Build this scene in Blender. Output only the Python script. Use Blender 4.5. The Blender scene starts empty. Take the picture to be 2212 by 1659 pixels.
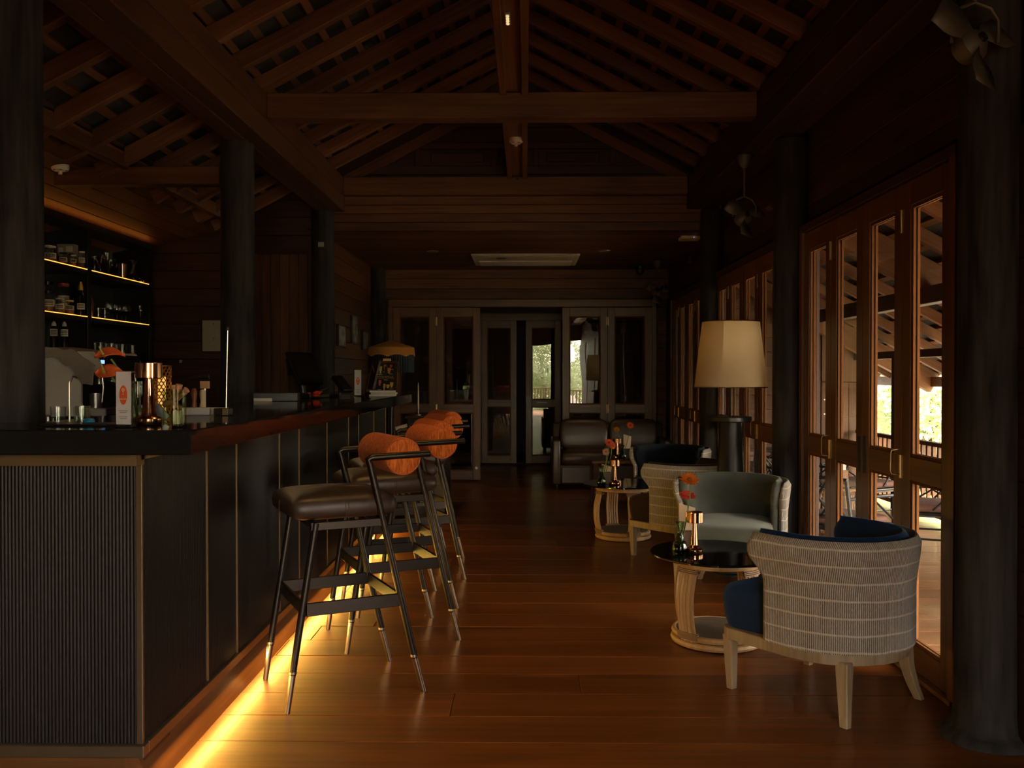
import bpy, bmesh, math, random
from mathutils import Vector, Matrix, Euler
random.seed(7)
SC = bpy.context.scene
COL = SC.collection
R = math.radians
PI = math.pi

# ------------------------------------------------------------------ camera, sky, sun, exposure
H = 1.257
cam_d = bpy.data.cameras.new('camera')
cam = bpy.data.objects.new('camera', cam_d); COL.objects.link(cam)
cam.location = (0, 0, H)
cam.rotation_euler = (PI/2 - 0.01005, 0, 0.01495)
cam_d.sensor_fit = 'HORIZONTAL'; cam_d.sensor_width = 36.0
cam_d.lens = 36.0*1940/2212
cam_d.clip_start = 0.05; cam_d.clip_end = 300
SC.camera = cam

SC.view_settings.view_transform = 'Standard'
SC.view_settings.look = 'None'
SC.view_settings.gamma = 1.0
SC.view_settings.use_curve_mapping = False
SC.view_settings.exposure = -0.33

W = bpy.data.worlds.new('sky'); SC.world = W; W.use_nodes = True
wn = W.node_tree.nodes; wl = W.node_tree.links
bgn = wn['Background']
sky = wn.new('ShaderNodeTexSky'); sky.sky_type = 'NISHITA'
sky.sun_disc = False; sky.sun_elevation = R(52); sky.sun_rotation = R(140)
sky.dust_density = 3.0; sky.ozone_density = 1.0
wb = wn.new('ShaderNodeMix'); wb.data_type = 'RGBA'; wb.blend_type = 'MULTIPLY'; wb.inputs[0].default_value = 1
wb.inputs[7].default_value = (1.0, .85, .71, 1)        # the photograph's warm white balance
hs = wn.new('ShaderNodeHueSaturation'); hs.inputs['Saturation'].default_value = .4
wl.new(sky.outputs[0], hs.inputs['Color']); wl.new(hs.outputs[0], wb.inputs[6]); wl.new(wb.outputs[2], bgn.inputs[0])
SKY = 6.5
bgn.inputs[1].default_value = SKY

sun_d = bpy.data.lights.new('sun', 'SUN'); sun = bpy.data.objects.new('sun', sun_d); COL.objects.link(sun)
sun_d.energy = 90.0; sun_d.angle = R(1.0); sun_d.color = (1, .93, .82)
sun.rotation_euler = Euler((R(38), 0, R(52)))

SC.cycles.max_bounces = 7
SC.cycles.diffuse_bounces = 4
SC.cycles.glossy_bounces = 4
SC.cycles.transmission_bounces = 6
SC.cycles.transparent_max_bounces = 14
SC.cycles.caustics_reflective = False
SC.cycles.caustics_refractive = False
SC.cycles.sample_clamp_indirect = 4.0
SC.cycles.use_denoising = True

def area(name, loc, sx, sy, normal, energy, color, spread=180, portal=False):
    d = bpy.data.lights.new(name, 'AREA'); d.shape = 'RECTANGLE'; d.size = sx; d.size_y = sy
    d.energy = energy; d.color = color; d.spread = R(spread)
    if portal: d.cycles.is_portal = True
    o = bpy.data.objects.new(name, d); COL.objects.link(o); o.location = loc
    return o, d
def aim(o, z_to, x_dir):
    z = -Vector(z_to).normalized(); x = Vector(x_dir); x = (x - z*x.dot(z)).normalized(); y = z.cross(x)
    M = Matrix((x, y, z)).transposed().to_4x4(); M.translation = o.location; o.matrix_world = M
WARM = (1.0, .58, .18)
# led strip under the bar's bottom trim
o, d = area('led_bar_foot', (-1.140, 5.1, .090), 4.7, .010, None, 30, (1, .57, .10)); aim(o, (.92, 0, -.39), (0, 1, 0))
# led strip under the counter overhang
o, d = area('led_bar_overhang', (-1.14, 5.05, 1.018), 4.6, .01, None, 1.2, (1, .66, .30)); aim(o, (.3, 0, -1), (0, 1, 0))
# added fill lamp along the bottle shelf's crown, strengthening the soffit glow
o, d = area('soffit_fill', (-3.20, 6.1, 2.335), 3.1, .012, None, .8, (1, .30, .035)); aim(o, (.8, 0, .6), (0, 1, 0))
def spot(name, loc, to, energy, color, size, blend=.6, r=.03):
    d = bpy.data.lights.new(name, 'SPOT'); d.energy = energy; d.color = color; d.spot_size = R(size); d.spot_blend = blend
    d.shadow_soft_size = r
    o = bpy.data.objects.new(name, d); COL.objects.link(o); o.location = loc
    aim(o, Vector(to)-Vector(loc), (1, 0, 0)); return o
spot('spotlight_stools', (-.76, 3.62, 3.05), (-.62, 3.75, 0), 34, (1, .56, .15), 75)
spot('spotlight_stools', (-.72, 4.62, 3.05), (-.50, 5.2, 0), 30, (1, .56, .15), 75)
spot('spine_spot', (-.085, 4.29, 2.93), (-.1, 4.15, 0), 18, (1, .56, .15), 72, .9)
spot('spine_spot', (-.085, 2.0, 2.93), (-.1, 2.6, 0), 12, (1, .56, .15), 80, .9)  # added warm fill for the near floor, no fitting here

# ------------------------------------------------------------------ helpers
class MB:
    def __init__(s): s.v = []; s.f = []; s.uv = []
    def add(s, vs, fs, uvs=None):
        b = len(s.v); s.v += [tuple(v) for v in vs]; s.f += [tuple(i+b for i in f) for f in fs]
        if uvs: s.uv += [tuple(u) for u in uvs]
        return s
    def box(s, x0, x1, y0, y1, z0, z1):
        return s.add([(x0,y0,z0),(x1,y0,z0),(x1,y1,z0),(x0,y1,z0),(x0,y0,z1),(x1,y0,z1),(x1,y1,z1),(x0,y1,z1)],
                     [(3,2,1,0),(4,5,6,7),(0,1,5,4),(1,2,6,5),(2,3,7,6),(3,0,4,7)])
    def obox(s, c, size, rot=(0,0,0)):
        M = Matrix.Translation(c) @ Euler(rot).to_matrix().to_4x4()
        a, b, d = size[0]/2, size[1]/2, size[2]/2
        vs = [M @ Vector(p) for p in ((-a,-b,-d),(a,-b,-d),(a,b,-d),(-a,b,-d),(-a,-b,d),(a,-b,d),(a,b,d),(-a,b,d))]
        return s.add(vs, [(3,2,1,0),(4,5,6,7),(0,1,5,4),(1,2,6,5),(2,3,7,6),(3,0,4,7)])
    def tube(s, pts, r, n=8, cap=True, flat=1.0):
        P = [Vector(p) for p in pts]; m = len(P)
        rs = r if isinstance(r, (list, tuple)) else [r]*m
        t0 = (P[1]-P[0]).normalized()
        up = Vector((0,0,1)) if abs(t0.z) < .9 else Vector((1,0,0))
        nx = up.cross(t0).normalized()
        vs = []
        for i in range(m):
            t = (P[min(i+1,m-1)]-P[max(i-1,0)]).normalized()
            nx = (nx - t*nx.dot(t)).normalized(); ny = t.cross(nx)
            for k in range(n):
                a = 2*PI*k/n
                vs.append(P[i] + (nx*math.cos(a)*flat + ny*math.sin(a))*rs[i])
        fs = []
        for i in range(m-1):
            for k in range(n):
                fs.append((i*n+k, i*n+(k+1)%n, (i+1)*n+(k+1)%n, (i+1)*n+k))
        if cap:
            fs.append(tuple(reversed(range(n)))); fs.append(tuple((m-1)*n+k for k in range(n)))
        return s.add(vs, fs)
    def ring(s, c, rad, r, n=24, k=8):
        vs = []; fs = []
        for i in range(n):
            a = 2*PI*i/n
            for j in range(k):
                b = 2*PI*j/k; q = rad + r*math.cos(b)
                vs.append((c[0]+q*math.cos(a), c[1]+q*math.sin(a), c[2]+r*math.sin(b)))
        for i in range(n):
            for j in range(k):
                fs.append((i*k+j, ((i+1)%n)*k+j, ((i+1)%n)*k+(j+1)%k, i*k+(j+1)%k))
        return s.add(vs, fs)
    def lathe(s, prof, n=20, c=(0,0,0), sx=1, sy=1):
        vs = []; fs = []; idx = []
        for r, z in prof:
            if r < 1e-6:
                idx.append([len(vs)]); vs.append((c[0], c[1], c[2]+z))
            else:
                idx.append(list(range(len(vs), len(vs)+n)))
                for k in range(n):
                    a = 2*PI*k/n; vs.append((c[0]+r*sx*math.cos(a), c[1]+r*sy*math.sin(a), c[2]+z))
        for i in range(len(prof)-1):
            A, B = idx[i], idx[i+1]
            if len(A) == 1 and len(B) == 1: continue
            for k in range(n):
                k2 = (k+1) % n
                if len(A) == 1: fs.append((A[0], B[k2], B[k]))
                elif len(B) == 1: fs.append((A[k], A[k2], B[0]))
                else: fs.append((A[k], A[k2], B[k2], B[k]))
        if len(idx[0]) > 1: fs.append(tuple(reversed(idx[0])))
        if len(idx[-1]) > 1: fs.append(tuple(idx[-1]))
        return s.add(vs, fs)
    def prism(s, poly, a0, a1, axis='z'):
        n = len(poly)
        def mk(p, a):
            return (p[0],p[1],a) if axis == 'z' else ((p[0],a,p[1]) if axis == 'y' else (a,p[0],p[1]))
        vs = [mk(p, a0) for p in poly] + [mk(p, a1) for p in poly]
        fs = [tuple(reversed(range(n))), tuple(range(n, 2*n))] + [(i,(i+1)%n,n+(i+1)%n,n+i) for i in range(n)]
        return s.add(vs, fs)
    def sweep(s, pts, sizes):
        # square section (a along x, b along y) placed at points, for furniture legs
        vs = []; fs = []
        for (x,y,z),(a,b) in zip(pts, sizes):
            vs += [(x-a/2,y-b/2,z),(x+a/2,y-b/2,z),(x+a/2,y+b/2,z),(x-a/2,y+b/2,z)]
        for i in range(len(pts)-1):
            for k in range(4): fs.append((i*4+k, i*4+(k+1)%4, (i+1)*4+(k+1)%4, (i+1)*4+k))
        fs.append((3,2,1,0)); m = (len(pts)-1)*4; fs.append((m,m+1,m+2,m+3))
        return s.add(vs, fs)
    def mesh(s, name, mat, smooth=False, bevel=0, segs=1, sub=0):
        me = bpy.data.meshes.new(name)
        me.from_pydata(s.v, [], s.f)
        if len(s.uv) == len(s.v) and s.uv:
            l = me.uv_layers.new(name='uv')
            for lp in me.loops: l.data[lp.index].uv = s.uv[lp.vertex_index]
        bm = bmesh.new(); bm.from_mesh(me)
        bmesh.ops.recalc_face_normals(bm, faces=bm.faces)
        if bevel: bmesh.ops.bevel(bm, geom=list(bm.edges), offset=bevel, segments=segs, affect='EDGES', profile=.5, clamp_overlap=True)
        if sub: bmesh.ops.subdivide_edges(bm, edges=bm.edges, cuts=sub, use_grid_fill=True)
        bm.to_mesh(me); bm.free()
        if smooth:
            for p in me.polygons: p.use_smooth = True
            me.set_sharp_from_angle(angle=R(smooth if smooth is not True else 38))
        if mat: me.materials.append(mat)
        return me
    def build(s, name, mat, parent=None, loc=(0,0,0), rot=(0,0,0), **k):
        return link(name, s.mesh(name, mat, **k), parent, loc, rot)

def link(name, me, parent=None, loc=(0,0,0), rot=(0,0,0)):
    o = bpy.data.objects.new(name, me); COL.objects.link(o)
    o.location = loc; o.rotation_euler = rot
    if parent: o.parent = parent
    return o
def tag(o, label=None, cat=None, group=None, kind=None):
    if label: o['label'] = label
    if cat: o['category'] = cat
    if group: o['group'] = group
    if kind: o['kind'] = kind
    return o
def thing(name, label, cat, loc=(0,0,0), rz=0, group=None, kind=None):
    o = bpy.data.objects.new(name, None); COL.objects.link(o)
    o.empty_display_size = .1
    o.location = loc; o.rotation_euler = (0,0,rz)
    return tag(o, label, cat, group, kind)
def dup(root, loc, rz=None, label=None, group=None, sc=None):
    def cp(o, par):
        c = o.copy(); COL.objects.link(c)
        if par: c.parent = par
        for ch in list(kids.get(o.name, ())): cp(ch, c)
        return c
    kids = {}
    for o in COL.objects:
        if o.parent: kids.setdefault(o.parent.name, []).append(o)
    r = cp(root, None)
    r.location = loc
    if rz is not None: r.rotation_euler = (0,0,rz)
    if label: r['label'] = label
    if group: r['group'] = group
    if sc: r.scale = sc
    return r
_boxes = {}
def piece(name, mat, parent, c, size, rot=(0,0,0), bevel=.002):
    """a plank, tile or bar: one box object; alike sizes share one mesh"""
    k = (mat.name, round(size[0],3), round(size[1],3), round(size[2],3), bevel)
    if k not in _boxes:
        m = MB().obox((0,0,0), size)
        _boxes[k] = m.mesh(name, mat, bevel=bevel)
    return link(name, _boxes[k], parent, c, rot)
def bar(name, mat, parent, x0, x1, y0, y1, z0, z1, bevel=.002):
    return piece(name, mat, parent, ((x0+x1)/2,(y0+y1)/2,(z0+z1)/2), (abs(x1-x0),abs(y1-y0),abs(z1-z0)), bevel=bevel)

# ------------------------------------------------------------------ materials
def newmat(name):
    m = bpy.data.materials.new(name); m.use_nodes = True
    nt = m.node_tree; b = nt.nodes['Principled BSDF']
    return m, nt, nt.nodes, nt.links, b
def plain(name, col, rough=.5, metal=0, spec=.5, emit=None, es=0, noise=0, nscale=30, coat=0, sheen=0):
    m, nt, N, L, b = newmat(name)
    b.inputs['Base Color'].default_value = (*col, 1); b.inputs['Roughness'].default_value = rough
    b.inputs['Metallic'].default_value = metal; b.inputs['Specular IOR Level'].default_value = spec
    b.inputs['Coat Weight'].default_value = coat; b.inputs['Coat Roughness'].default_value = .1
    b.inputs['Sheen Weight'].default_value = sheen
    tc = N.new('ShaderNodeTexCoord'); no = N.new('ShaderNodeTexNoise'); no.inputs['Scale'].default_value = nscale
    no.inputs['Detail'].default_value = 4
    L.new(tc.outputs['Object'], no.inputs['Vector'])
    mx = N.new('ShaderNodeMix'); mx.data_type = 'RGBA'; mx.blend_type = 'MULTIPLY'
    mx.inputs[0].default_value = noise if noise else .15
    mx.inputs[6].default_value = (*col, 1); L.new(no.outputs['Fac'], mx.inputs[7])
    L.new(mx.outputs[2], b.inputs['Base Color'])
    if noise:
        bp = N.new('ShaderNodeBump'); bp.inputs['Strength'].default_value = .12; bp.inputs['Distance'].default_value = .002
        L.new(no.outputs['Fac'], bp.inputs['Height']); L.new(bp.outputs[0], b.inputs['Normal'])
    if emit:
        b.inputs['Emission Color'].default_value = (*emit, 1); b.inputs['Emission Strength'].default_value = es
    return m
def wood(name, dark, light, axis='x', rough=.5, spec=.3, coat=0, coatr=.15, bump=.15, var=.35, fine=60, long=1.6):
    m, nt, N, L, b = newmat(name)
    tc = N.new('ShaderNodeTexCoord'); oi = N.new('ShaderNodeObjectInfo')
    mul = N.new('ShaderNodeVectorMath'); mul.operation = 'SCALE'; mul.inputs[0].default_value = (31.7, 17.3, 23.9)
    L.new(oi.outputs['Random'], mul.inputs['Scale'])
    ad = N.new('ShaderNodeVectorMath'); ad.operation = 'ADD'
    L.new(tc.outputs['Object'], ad.inputs[0]); L.new(mul.outputs[0], ad.inputs[1])
    mp = N.new('ShaderNodeMapping')
    mp.inputs['Scale'].default_value = {'x': (long, fine, fine), 'y': (fine, long, fine), 'z': (fine, fine, long)}[axis]
    L.new(ad.outputs[0], mp.inputs['Vector'])
    n1 = N.new('ShaderNodeTexNoise'); n1.inputs['Scale'].default_value = 1.0; n1.inputs['Detail'].default_value = 5; n1.inputs['Roughness'].default_value = .6
    L.new(mp.outputs[0], n1.inputs['Vector'])
    mp2 = N.new('ShaderNodeMapping')
    q = fine/6
    mp2.inputs['Scale'].default_value = {'x': (long*.8, q, q), 'y': (q, long*.8, q), 'z': (q, q, long*.8)}[axis]
    L.new(ad.outputs[0], mp2.inputs['Vector'])
    n2 = N.new('ShaderNodeTexNoise'); n2.inputs['Scale'].default_value = 1.0; n2.inputs['Detail'].default_value = 3; n2.inputs['Distortion'].default_value = .6
    L.new(mp2.outputs[0], n2.inputs['Vector'])
    mt = N.new('ShaderNodeMath'); mt.operation = 'ADD'; L.new(n1.outputs['Fac'], mt.inputs[0]); L.new(n2.outputs['Fac'], mt.inputs[1])
    mh = N.new('ShaderNodeMath'); mh.operation = 'MULTIPLY'; mh.inputs[1].default_value = .5; L.new(mt.outputs[0], mh.inputs[0])
    cr = N.new('ShaderNodeValToRGB'); cr.color_ramp.elements[0].position = .36; cr.color_ramp.elements[1].position = .64
    cr.color_ramp.elements[0].color = (*dark, 1); cr.color_ramp.elements[1].color = (*light, 1)
    L.new(mh.outputs[0], cr.inputs[0])
    hv = N.new('ShaderNodeHueSaturation')
    mr = N.new('ShaderNodeMapRange'); mr.inputs['To Min'].default_value = 1-var; mr.inputs['To Max'].default_value = 1+var
    L.new(oi.outputs['Random'], mr.inputs['Value']); L.new(mr.outputs[0], hv.inputs['Value']); L.new(cr.outputs[0], hv.inputs['Color'])
    L.new(hv.outputs[0], b.inputs['Base Color'])
    rr = N.new('ShaderNodeMapRange'); rr.inputs['To Min'].default_value = rough-.07; rr.inputs['To Max'].default_value = rough+.1
    L.new(n2.outputs['Fac'], rr.inputs['Value']); L.new(rr.outputs[0], b.inputs['Roughness'])
    b.inputs['Specular IOR Level'].default_value = spec
    b.inputs['Coat Weight'].default_value = coat; b.inputs['Coat Roughness'].default_value = coatr
    bp = N.new('ShaderNodeBump'); bp.inputs['Strength'].default_value = bump; bp.inputs['Distance'].default_value = .003
    L.new(mh.outputs[0], bp.inputs['Height']); L.new(bp.outputs[0], b.inputs['Normal'])
    return m
def glassmat(name, tint=(1,1,1), ior=1.45, rough=0.0, wavy=0, wscale=2.0, boost=1.0):
    m = bpy.data.materials.new(name); m.use_nodes = True
    nt = m.node_tree; N = nt.nodes; L = nt.links; N.clear()
    out = N.new('ShaderNodeOutputMaterial'); mix = N.new('ShaderNodeMixShader')
    tr = N.new('ShaderNodeBsdfTransparent'); tr.inputs[0].default_value = (*tint, 1)
    gl = N.new('ShaderNodeBsdfGlossy'); gl.inputs['Roughness'].default_value = rough
    fr = N.new('ShaderNodeFresnel'); ge = N.new('ShaderNodeNewGeometry'); mr = N.new('ShaderNodeMapRange')
    mr.inputs['To Min'].default_value = ior; mr.inputs['To Max'].default_value = 1/ior   # same reflectance on both faces of the sheet
    L.new(ge.outputs['Backfacing'], mr.inputs['Value']); L.new(mr.outputs[0], fr.inputs['IOR'])
    if boost != 1.0:
        mm = N.new('ShaderNodeMath'); mm.operation = 'MULTIPLY'; mm.use_clamp = True; mm.inputs[1].default_value = boost
        L.new(fr.outputs[0], mm.inputs[0]); L.new(mm.outputs[0], mix.inputs[0])
    else: L.new(fr.outputs[0], mix.inputs[0])
    L.new(tr.outputs[0], mix.inputs[1]); L.new(gl.outputs[0], mix.inputs[2]); L.new(mix.outputs[0], out.inputs[0])
    if wavy:
        tc = N.new('ShaderNodeTexCoord'); no = N.new('ShaderNodeTexNoise'); no.inputs['Scale'].default_value = wscale; no.inputs['Detail'].default_value = 0
        bp = N.new('ShaderNodeBump'); bp.inputs['Strength'].default_value = wavy; bp.inputs['Distance'].default_value = .01
        L.new(tc.outputs['Object'], no.inputs['Vector']); L.new(no.outputs['Fac'], bp.inputs['Height']); L.new(bp.outputs[0], gl.inputs['Normal'])
    return m
def corduroy(name, dark, light, seam):
    m, nt, N, L, b = newmat(name)
    uv = N.new('ShaderNodeUVMap'); sp = N.new('ShaderNodeSeparateXYZ'); L.new(uv.outputs[0], sp.inputs[0])
    def M(op, a, bb=None, clamp=False):
        n = N.new('ShaderNodeMath'); n.operation = op; n.use_clamp = clamp
        for i, x in enumerate((a, bb)):
            if x is None: continue
            if isinstance(x, (int, float)): n.inputs[i].default_value = x
            else: L.new(x, n.inputs[i])
        return n.outputs[0]
    tc = N.new('ShaderNodeTexCoord')
    no = N.new('ShaderNodeTexNoise'); no.inputs['Scale'].default_value = 90; no.inputs['Detail'].default_value = 3; L.new(tc.outputs['Object'], no.inputs['Vector'])
    n3 = N.new('ShaderNodeTexNoise'); n3.inputs['Scale'].default_value = 9; L.new(tc.outputs['Object'], n3.inputs['Vector'])
    ribs = M('SINE', M('ADD', M('MULTIPLY', sp.outputs[0], 2*PI/.0075), M('MULTIPLY', no.outputs['Fac'], 2.2)))
    ribs = M('ADD', M('MULTIPLY', ribs, .5), .5)
    wob = M('MULTIPLY', n3.outputs['Fac'], .012)
    band = M('SINE', M('MULTIPLY', M('ADD', sp.outputs[1], wob), 2*PI/.062))
    band = M('MULTIPLY', M('SUBTRACT', band, .88), 10, True)
    mx = N.new('ShaderNodeMix'); mx.data_type = 'RGBA'; mx.inputs[6].default_value = (*dark, 1); mx.inputs[7].default_value = (*light, 1)
    L.new(M('MULTIPLY', ribs, M('ADD', no.outputs['Fac'], .45), True), mx.inputs[0])
    m2 = N.new('ShaderNodeMix'); m2.data_type = 'RGBA'; m2.inputs[7].default_value = (*seam, 1)
    L.new(mx.outputs[2], m2.inputs[6]); L.new(M('MULTIPLY', band, .75), m2.inputs[0])
    L.new(m2.outputs[2], b.inputs['Base Color'])
    b.inputs['Roughness'].default_value = .9; b.inputs['Specular IOR Level'].default_value = .15; b.inputs['Sheen Weight'].default_value = .25
    bp = N.new('ShaderNodeBump'); bp.inputs['Strength'].default_value = .6; bp.inputs['Distance'].default_value = .004
    L.new(M('ADD', ribs, M('MULTIPLY', band, .8)), bp.inputs['Height']); L.new(bp.outputs[0], b.inputs['Normal'])
    return m

# interior timber: reddish brown
WD, WL = (.052, .0190, .0065), (.135, .053, .018)
M_floor = wood('floor_wood', (.098, .027, .0042), (.215, .064, .0090), 'x', rough=.36, spec=.35, coat=.22, coatr=.2, bump=.10, var=.22, fine=40, long=1.2)
M_deck = wood('deck_wood', (.12, .052, .020), (.22, .105, .046), 'x', rough=.28, spec=.5, coat=.4, coatr=.12, bump=.1, var=.2, fine=40)
M_wx = wood('timber_x', WD, WL, 'x')
M_wy = wood('timber_y', WD, WL, 'y')
M_wz = wood('timber_z', WD, WL, 'z')
M_dkx = wood('dark_timber_x', (.024, .0085, .0045), (.060, .022, .010), 'x', var=.25)
M_dky = wood('dark_timber_y', (.024, .0085, .0045), (.060, .022, .010), 'y', var=.25)
M_dkz = wood('dark_timber_z', (.024, .0085, .0045), (.060, .022, .010), 'z', var=.25)
M_raf = wood('rafter_wood', (.075, .030, .012), (.165, .070, .030), 'x', rough=.6, var=.25)
M_bat = wood('batten_wood', (.075, .030, .012), (.15, .062, .026), 'y', rough=.6, var=.25)
M_drz = wood('door_wood_z', (.080, .031, .0085), (.16, .065, .018), 'z', rough=.36, spec=.45, var=.15)
M_drx = wood('door_wood_x', (.080, .031, .0085), (.16, .065, .018), 'x', rough=.36, spec=.45, var=.15)
M_outx = wood('terrace_wood_x', (.10, .048, .023), (.20, .105, .053), 'x', rough=.6, var=.25)
M_outy = wood('terrace_wood_y', (.10, .048, .023), (.20, .105, .053), 'y', rough=.6, var=.25)
M_outz = wood('terrace_wood_z', (.10, .048, .023), (.20, .105, .053), 'z', rough=.6, var=.2)
M_col = wood('column_wood', (.005, .0043, .004), (.042, .036, .032), 'z', rough=.75, spec=.2, bump=.9, var=.1, fine=30, long=2.6)
M_endx = wood('end_wall_x', (.055, .026, .012), (.115, .058, .028), 'x', rough=.6, var=.2)
M_endz = wood('end_wall_z', (.06, .03, .015), (.125, .066, .034), 'z', rough=.6, var=.2)
M_tile = plain('roof_tile', (.035, .033, .032), .85, noise=.7, nscale=14)
M_pane = glassmat('pane_glass', (.97, .98, .97), 1.33)
M_wavy = glassmat('wavy_pane_glass', (.95, .96, .95), 1.5, wavy=.10, wscale=2.2, boost=2.4)
M_brass = plain('brass', (.62, .43, .20), .32, metal=1)
M_steel = plain('brushed_steel', (.58, .55, .50), .3, metal=1)
M_black = plain('black_metal', (.012, .011, .010), .35, spec=.5)
M_white = plain('white_plastic', (.72, .68, .60), .45)
M_dusty = plain('cream_plastic', (.62, .54, .42), .5)
# ------------------------------------------------------------------ the setting
# floor: planks across the room, laid row by row
fl = MB().box(-3.75, 1.75, -4.0, 12.9, -.09, -.024).build('floor', M_dkx)
tag(fl, 'polished reddish brown plank floor of the bar room', 'floor', kind='structure')
PW = .235
k0 = int((-4-3.06)/PW)
random.seed(11)
for k in range(k0, 42):
    y = 3.06 + k*PW
    j = random.uniform(-1.9, 1.0) if k > -8 else -1.0
    for a, b in ((-3.7, j), (j, 1.66)):
        piece('plank', M_floor, fl, ((a+b)/2, y+PW/2, -.0115+random.uniform(-.001, .0005)), (round(b-a,2)-.002, PW-.0022, .023), bevel=.0013)
# terrace deck
dk = MB().box(1.75, 4.1, -1.0, 9.6, -.12, -.03).build('terrace_floor', M_outx)
tag(dk, 'sunlit wooden deck of the terrace outside the folding doors', 'floor', kind='structure')
for k in range(34):
    y = 2.0 + k*.22
    piece('plank', M_deck, dk, (2.92, y+.11, -.0125), (2.3, .216, .023), bevel=.002)

# --- columns
def column(x, y, z1, label, flare=True, r=.1):
    m = MB()
    pr = [(0, 0), (.155, 0), (.155, .012), (.135, .03), (.112, .045), (.105, .10), (r, .5), (r*.985, z1*.6), (r*.97, z1), (0, z1)] if flare else [(0, 0), (r, 0), (r, z1), (0, z1)]
    m.lathe(pr, 28)
    m.v = [(vx*(1+.012*math.sin(7*math.atan2(vy, vx)+vz)), vy*(1+.012*math.cos(5*math.atan2(vy, vx)+1.3*vz)), vz) for vx, vy, vz in m.v]
    o = m.build('column', M_col, loc=(x, y, 0), smooth=50)
    return tag(o, label, 'column', kind='structure')
c1 = column(-1.76, 3.06, 2.67, 'thick black timber column behind the near end of the bar counter')
c2 = column(-1.755, 5.46, 2.67, 'black timber column behind the bar with the thin metal spike in front of it', r=.103)
c3 = column(-1.75, 7.75, 2.67, 'black timber column at the end of the left beam beside the framed pictures')
c4 = column(-1.72, 10.42, 2.5, 'thin black column in the far left corner above the yellow lamp shade', False, .095)
c5 = column(1.60, 3.13, 2.67, 'black timber column beside the folding doors by the blue armchair')
c6 = column(1.60, 5.46, 2.67, 'black timber column between the two nearer sets of folding doors')
c7 = column(1.60, 7.75, 2.67, 'black timber column behind the big lampshade')
tag(MB().box(-.024, .024, -.006, .006, -.02, .02).build('name_plate', plain('plate_grey', (.3, .3, .28), .5), c3, loc=(.006, -.103, 2.37), rot=(0, 0, 0)), 'tiny grey plate with two lines of print')

# --- beams along the room
def beam(name, x0, x1, y0, y1, z0, z1, label, mat):
    o = MB().box(-(x1-x0)/2, (x1-x0)/2, -(y1-y0)/2, (y1-y0)/2, -(z1-z0)/2, (z1-z0)/2).build(name, mat, loc=((x0+x1)/2, (y0+y1)/2, (z0+z1)/2), bevel=.006)
    return tag(o, label, 'beam', kind='structure')
lb = beam('beam', -1.675, -1.56, -4, 7.92, 2.665, 2.80, 'long brown timber beam along the left column tops', M_wy)
bar('beam_half', M_wy, lb, -.178, -.060, -5.96, 5.96, -.0675, .0675, bevel=.006)
bar('wall_plate', M_wy, lb, .0, .0575, -5.96, 5.96, .072, .225, bevel=.006)
rb = beam('beam', 1.385, 1.50, -4, 7.92, 2.68, 2.82, 'long dark timber beam above the right hand columns', M_dky)
bar('beam_half', M_dky, rb, .060, .2, -5.96, 5.96, -.07, .07, bevel=.006)
bar('wall_plate', M_dky, rb, -.0575, .0, -5.96, 5.96, .074, .21, bevel=.006)
for y, lab in ((3.13, 'tie beam nearest the camera above the frame'), (5.46, 'brown tie beam crossing the room in mid air under the roof'), (7.75, 'brown tie beam at the foot of the panelled gable')):
    beam('tie_beam', -1.56, 1.385, y-.06, y+.06, 2.80, 2.955, lab, M_wx)
sp = beam('spine_beam', -.155, .015, -4, 7.69, 2.957, 3.03, 'long brown spine beam resting on the tie beams, carrying a small light', M_wy)
bar('edge_board', M_wy, sp, -.085, -.045, -5.84, 5.84, -.06, -.037, bevel=.003)
bar('edge_board', M_wy, sp, .045, .085, -5.84, 5.84, -.06, -.037, bevel=.003)
MB().box(-.016, .016, -.06, .06, -.022, 0).build('king_post_block', M_dkz, sp, loc=(.0, 5.9, -.05))

# --- roof: rafters, battens and tiles over the room
RX, RZ, SL = -.09, 3.72, .52
ANG = math.atan(SL)
roof = MB().box(RX-.05, RX+.05, -4, 7.8, RZ+.0, RZ+.12).build('ceiling', M_dky)
tag(roof, 'open timber roof of rafters, battens and dark tiles over the room', 'roof', kind='structure')
def slope(side, xl, y0, y1, ystep, tiles_y0):
    L = abs(xl-RX)/math.cos(ANG)
    sgn = -1 if side == 'l' else 1
    def P(t, off, y):      # t along slope from ridge, off above the rafter's underside
        return (RX + sgn*(t*math.cos(ANG) + off*math.sin(ANG)), y, RZ - t*math.sin(ANG) + off*math.cos(ANG))
    rot = (0, sgn*ANG, 0)
    y = y0
    while y < y1:
        piece('rafter', M_raf, roof, P(L/2, .045, y), (L, .055, .09), rot, bevel=.003)
        y += ystep
    t = .1
    while t < L:
        piece('batten', M_bat, roof, P(t, .103, (y0+y1)/2), (.042, y1-y0, .024), rot, bevel=0)
        t += .155
    n = int(L/.31)+1
    yy = tiles_y0
    while yy < y1-.05:
        for i in range(n):
            tt = .155+i*.31
            piece('roof_tile', M_tile, roof, P(tt, .124+.01*((i+int(yy*10)) % 2), yy+.17), (.33, .337, .012), (rot[0]+random.uniform(-.01,.01), rot[1], 0), bevel=0)
        yy += .34
    piece('roof_sheet', M_tile, roof, P(L/2, .16, (y0+y1)/2), (L+.1, y1-y0+.3, .02), rot, bevel=0)
random.seed(3)
slope('l', -2.55, -3.82, 7.7, .4, .6)
slope('r', 1.80, -3.82, 7.7, .4, .6)
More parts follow.
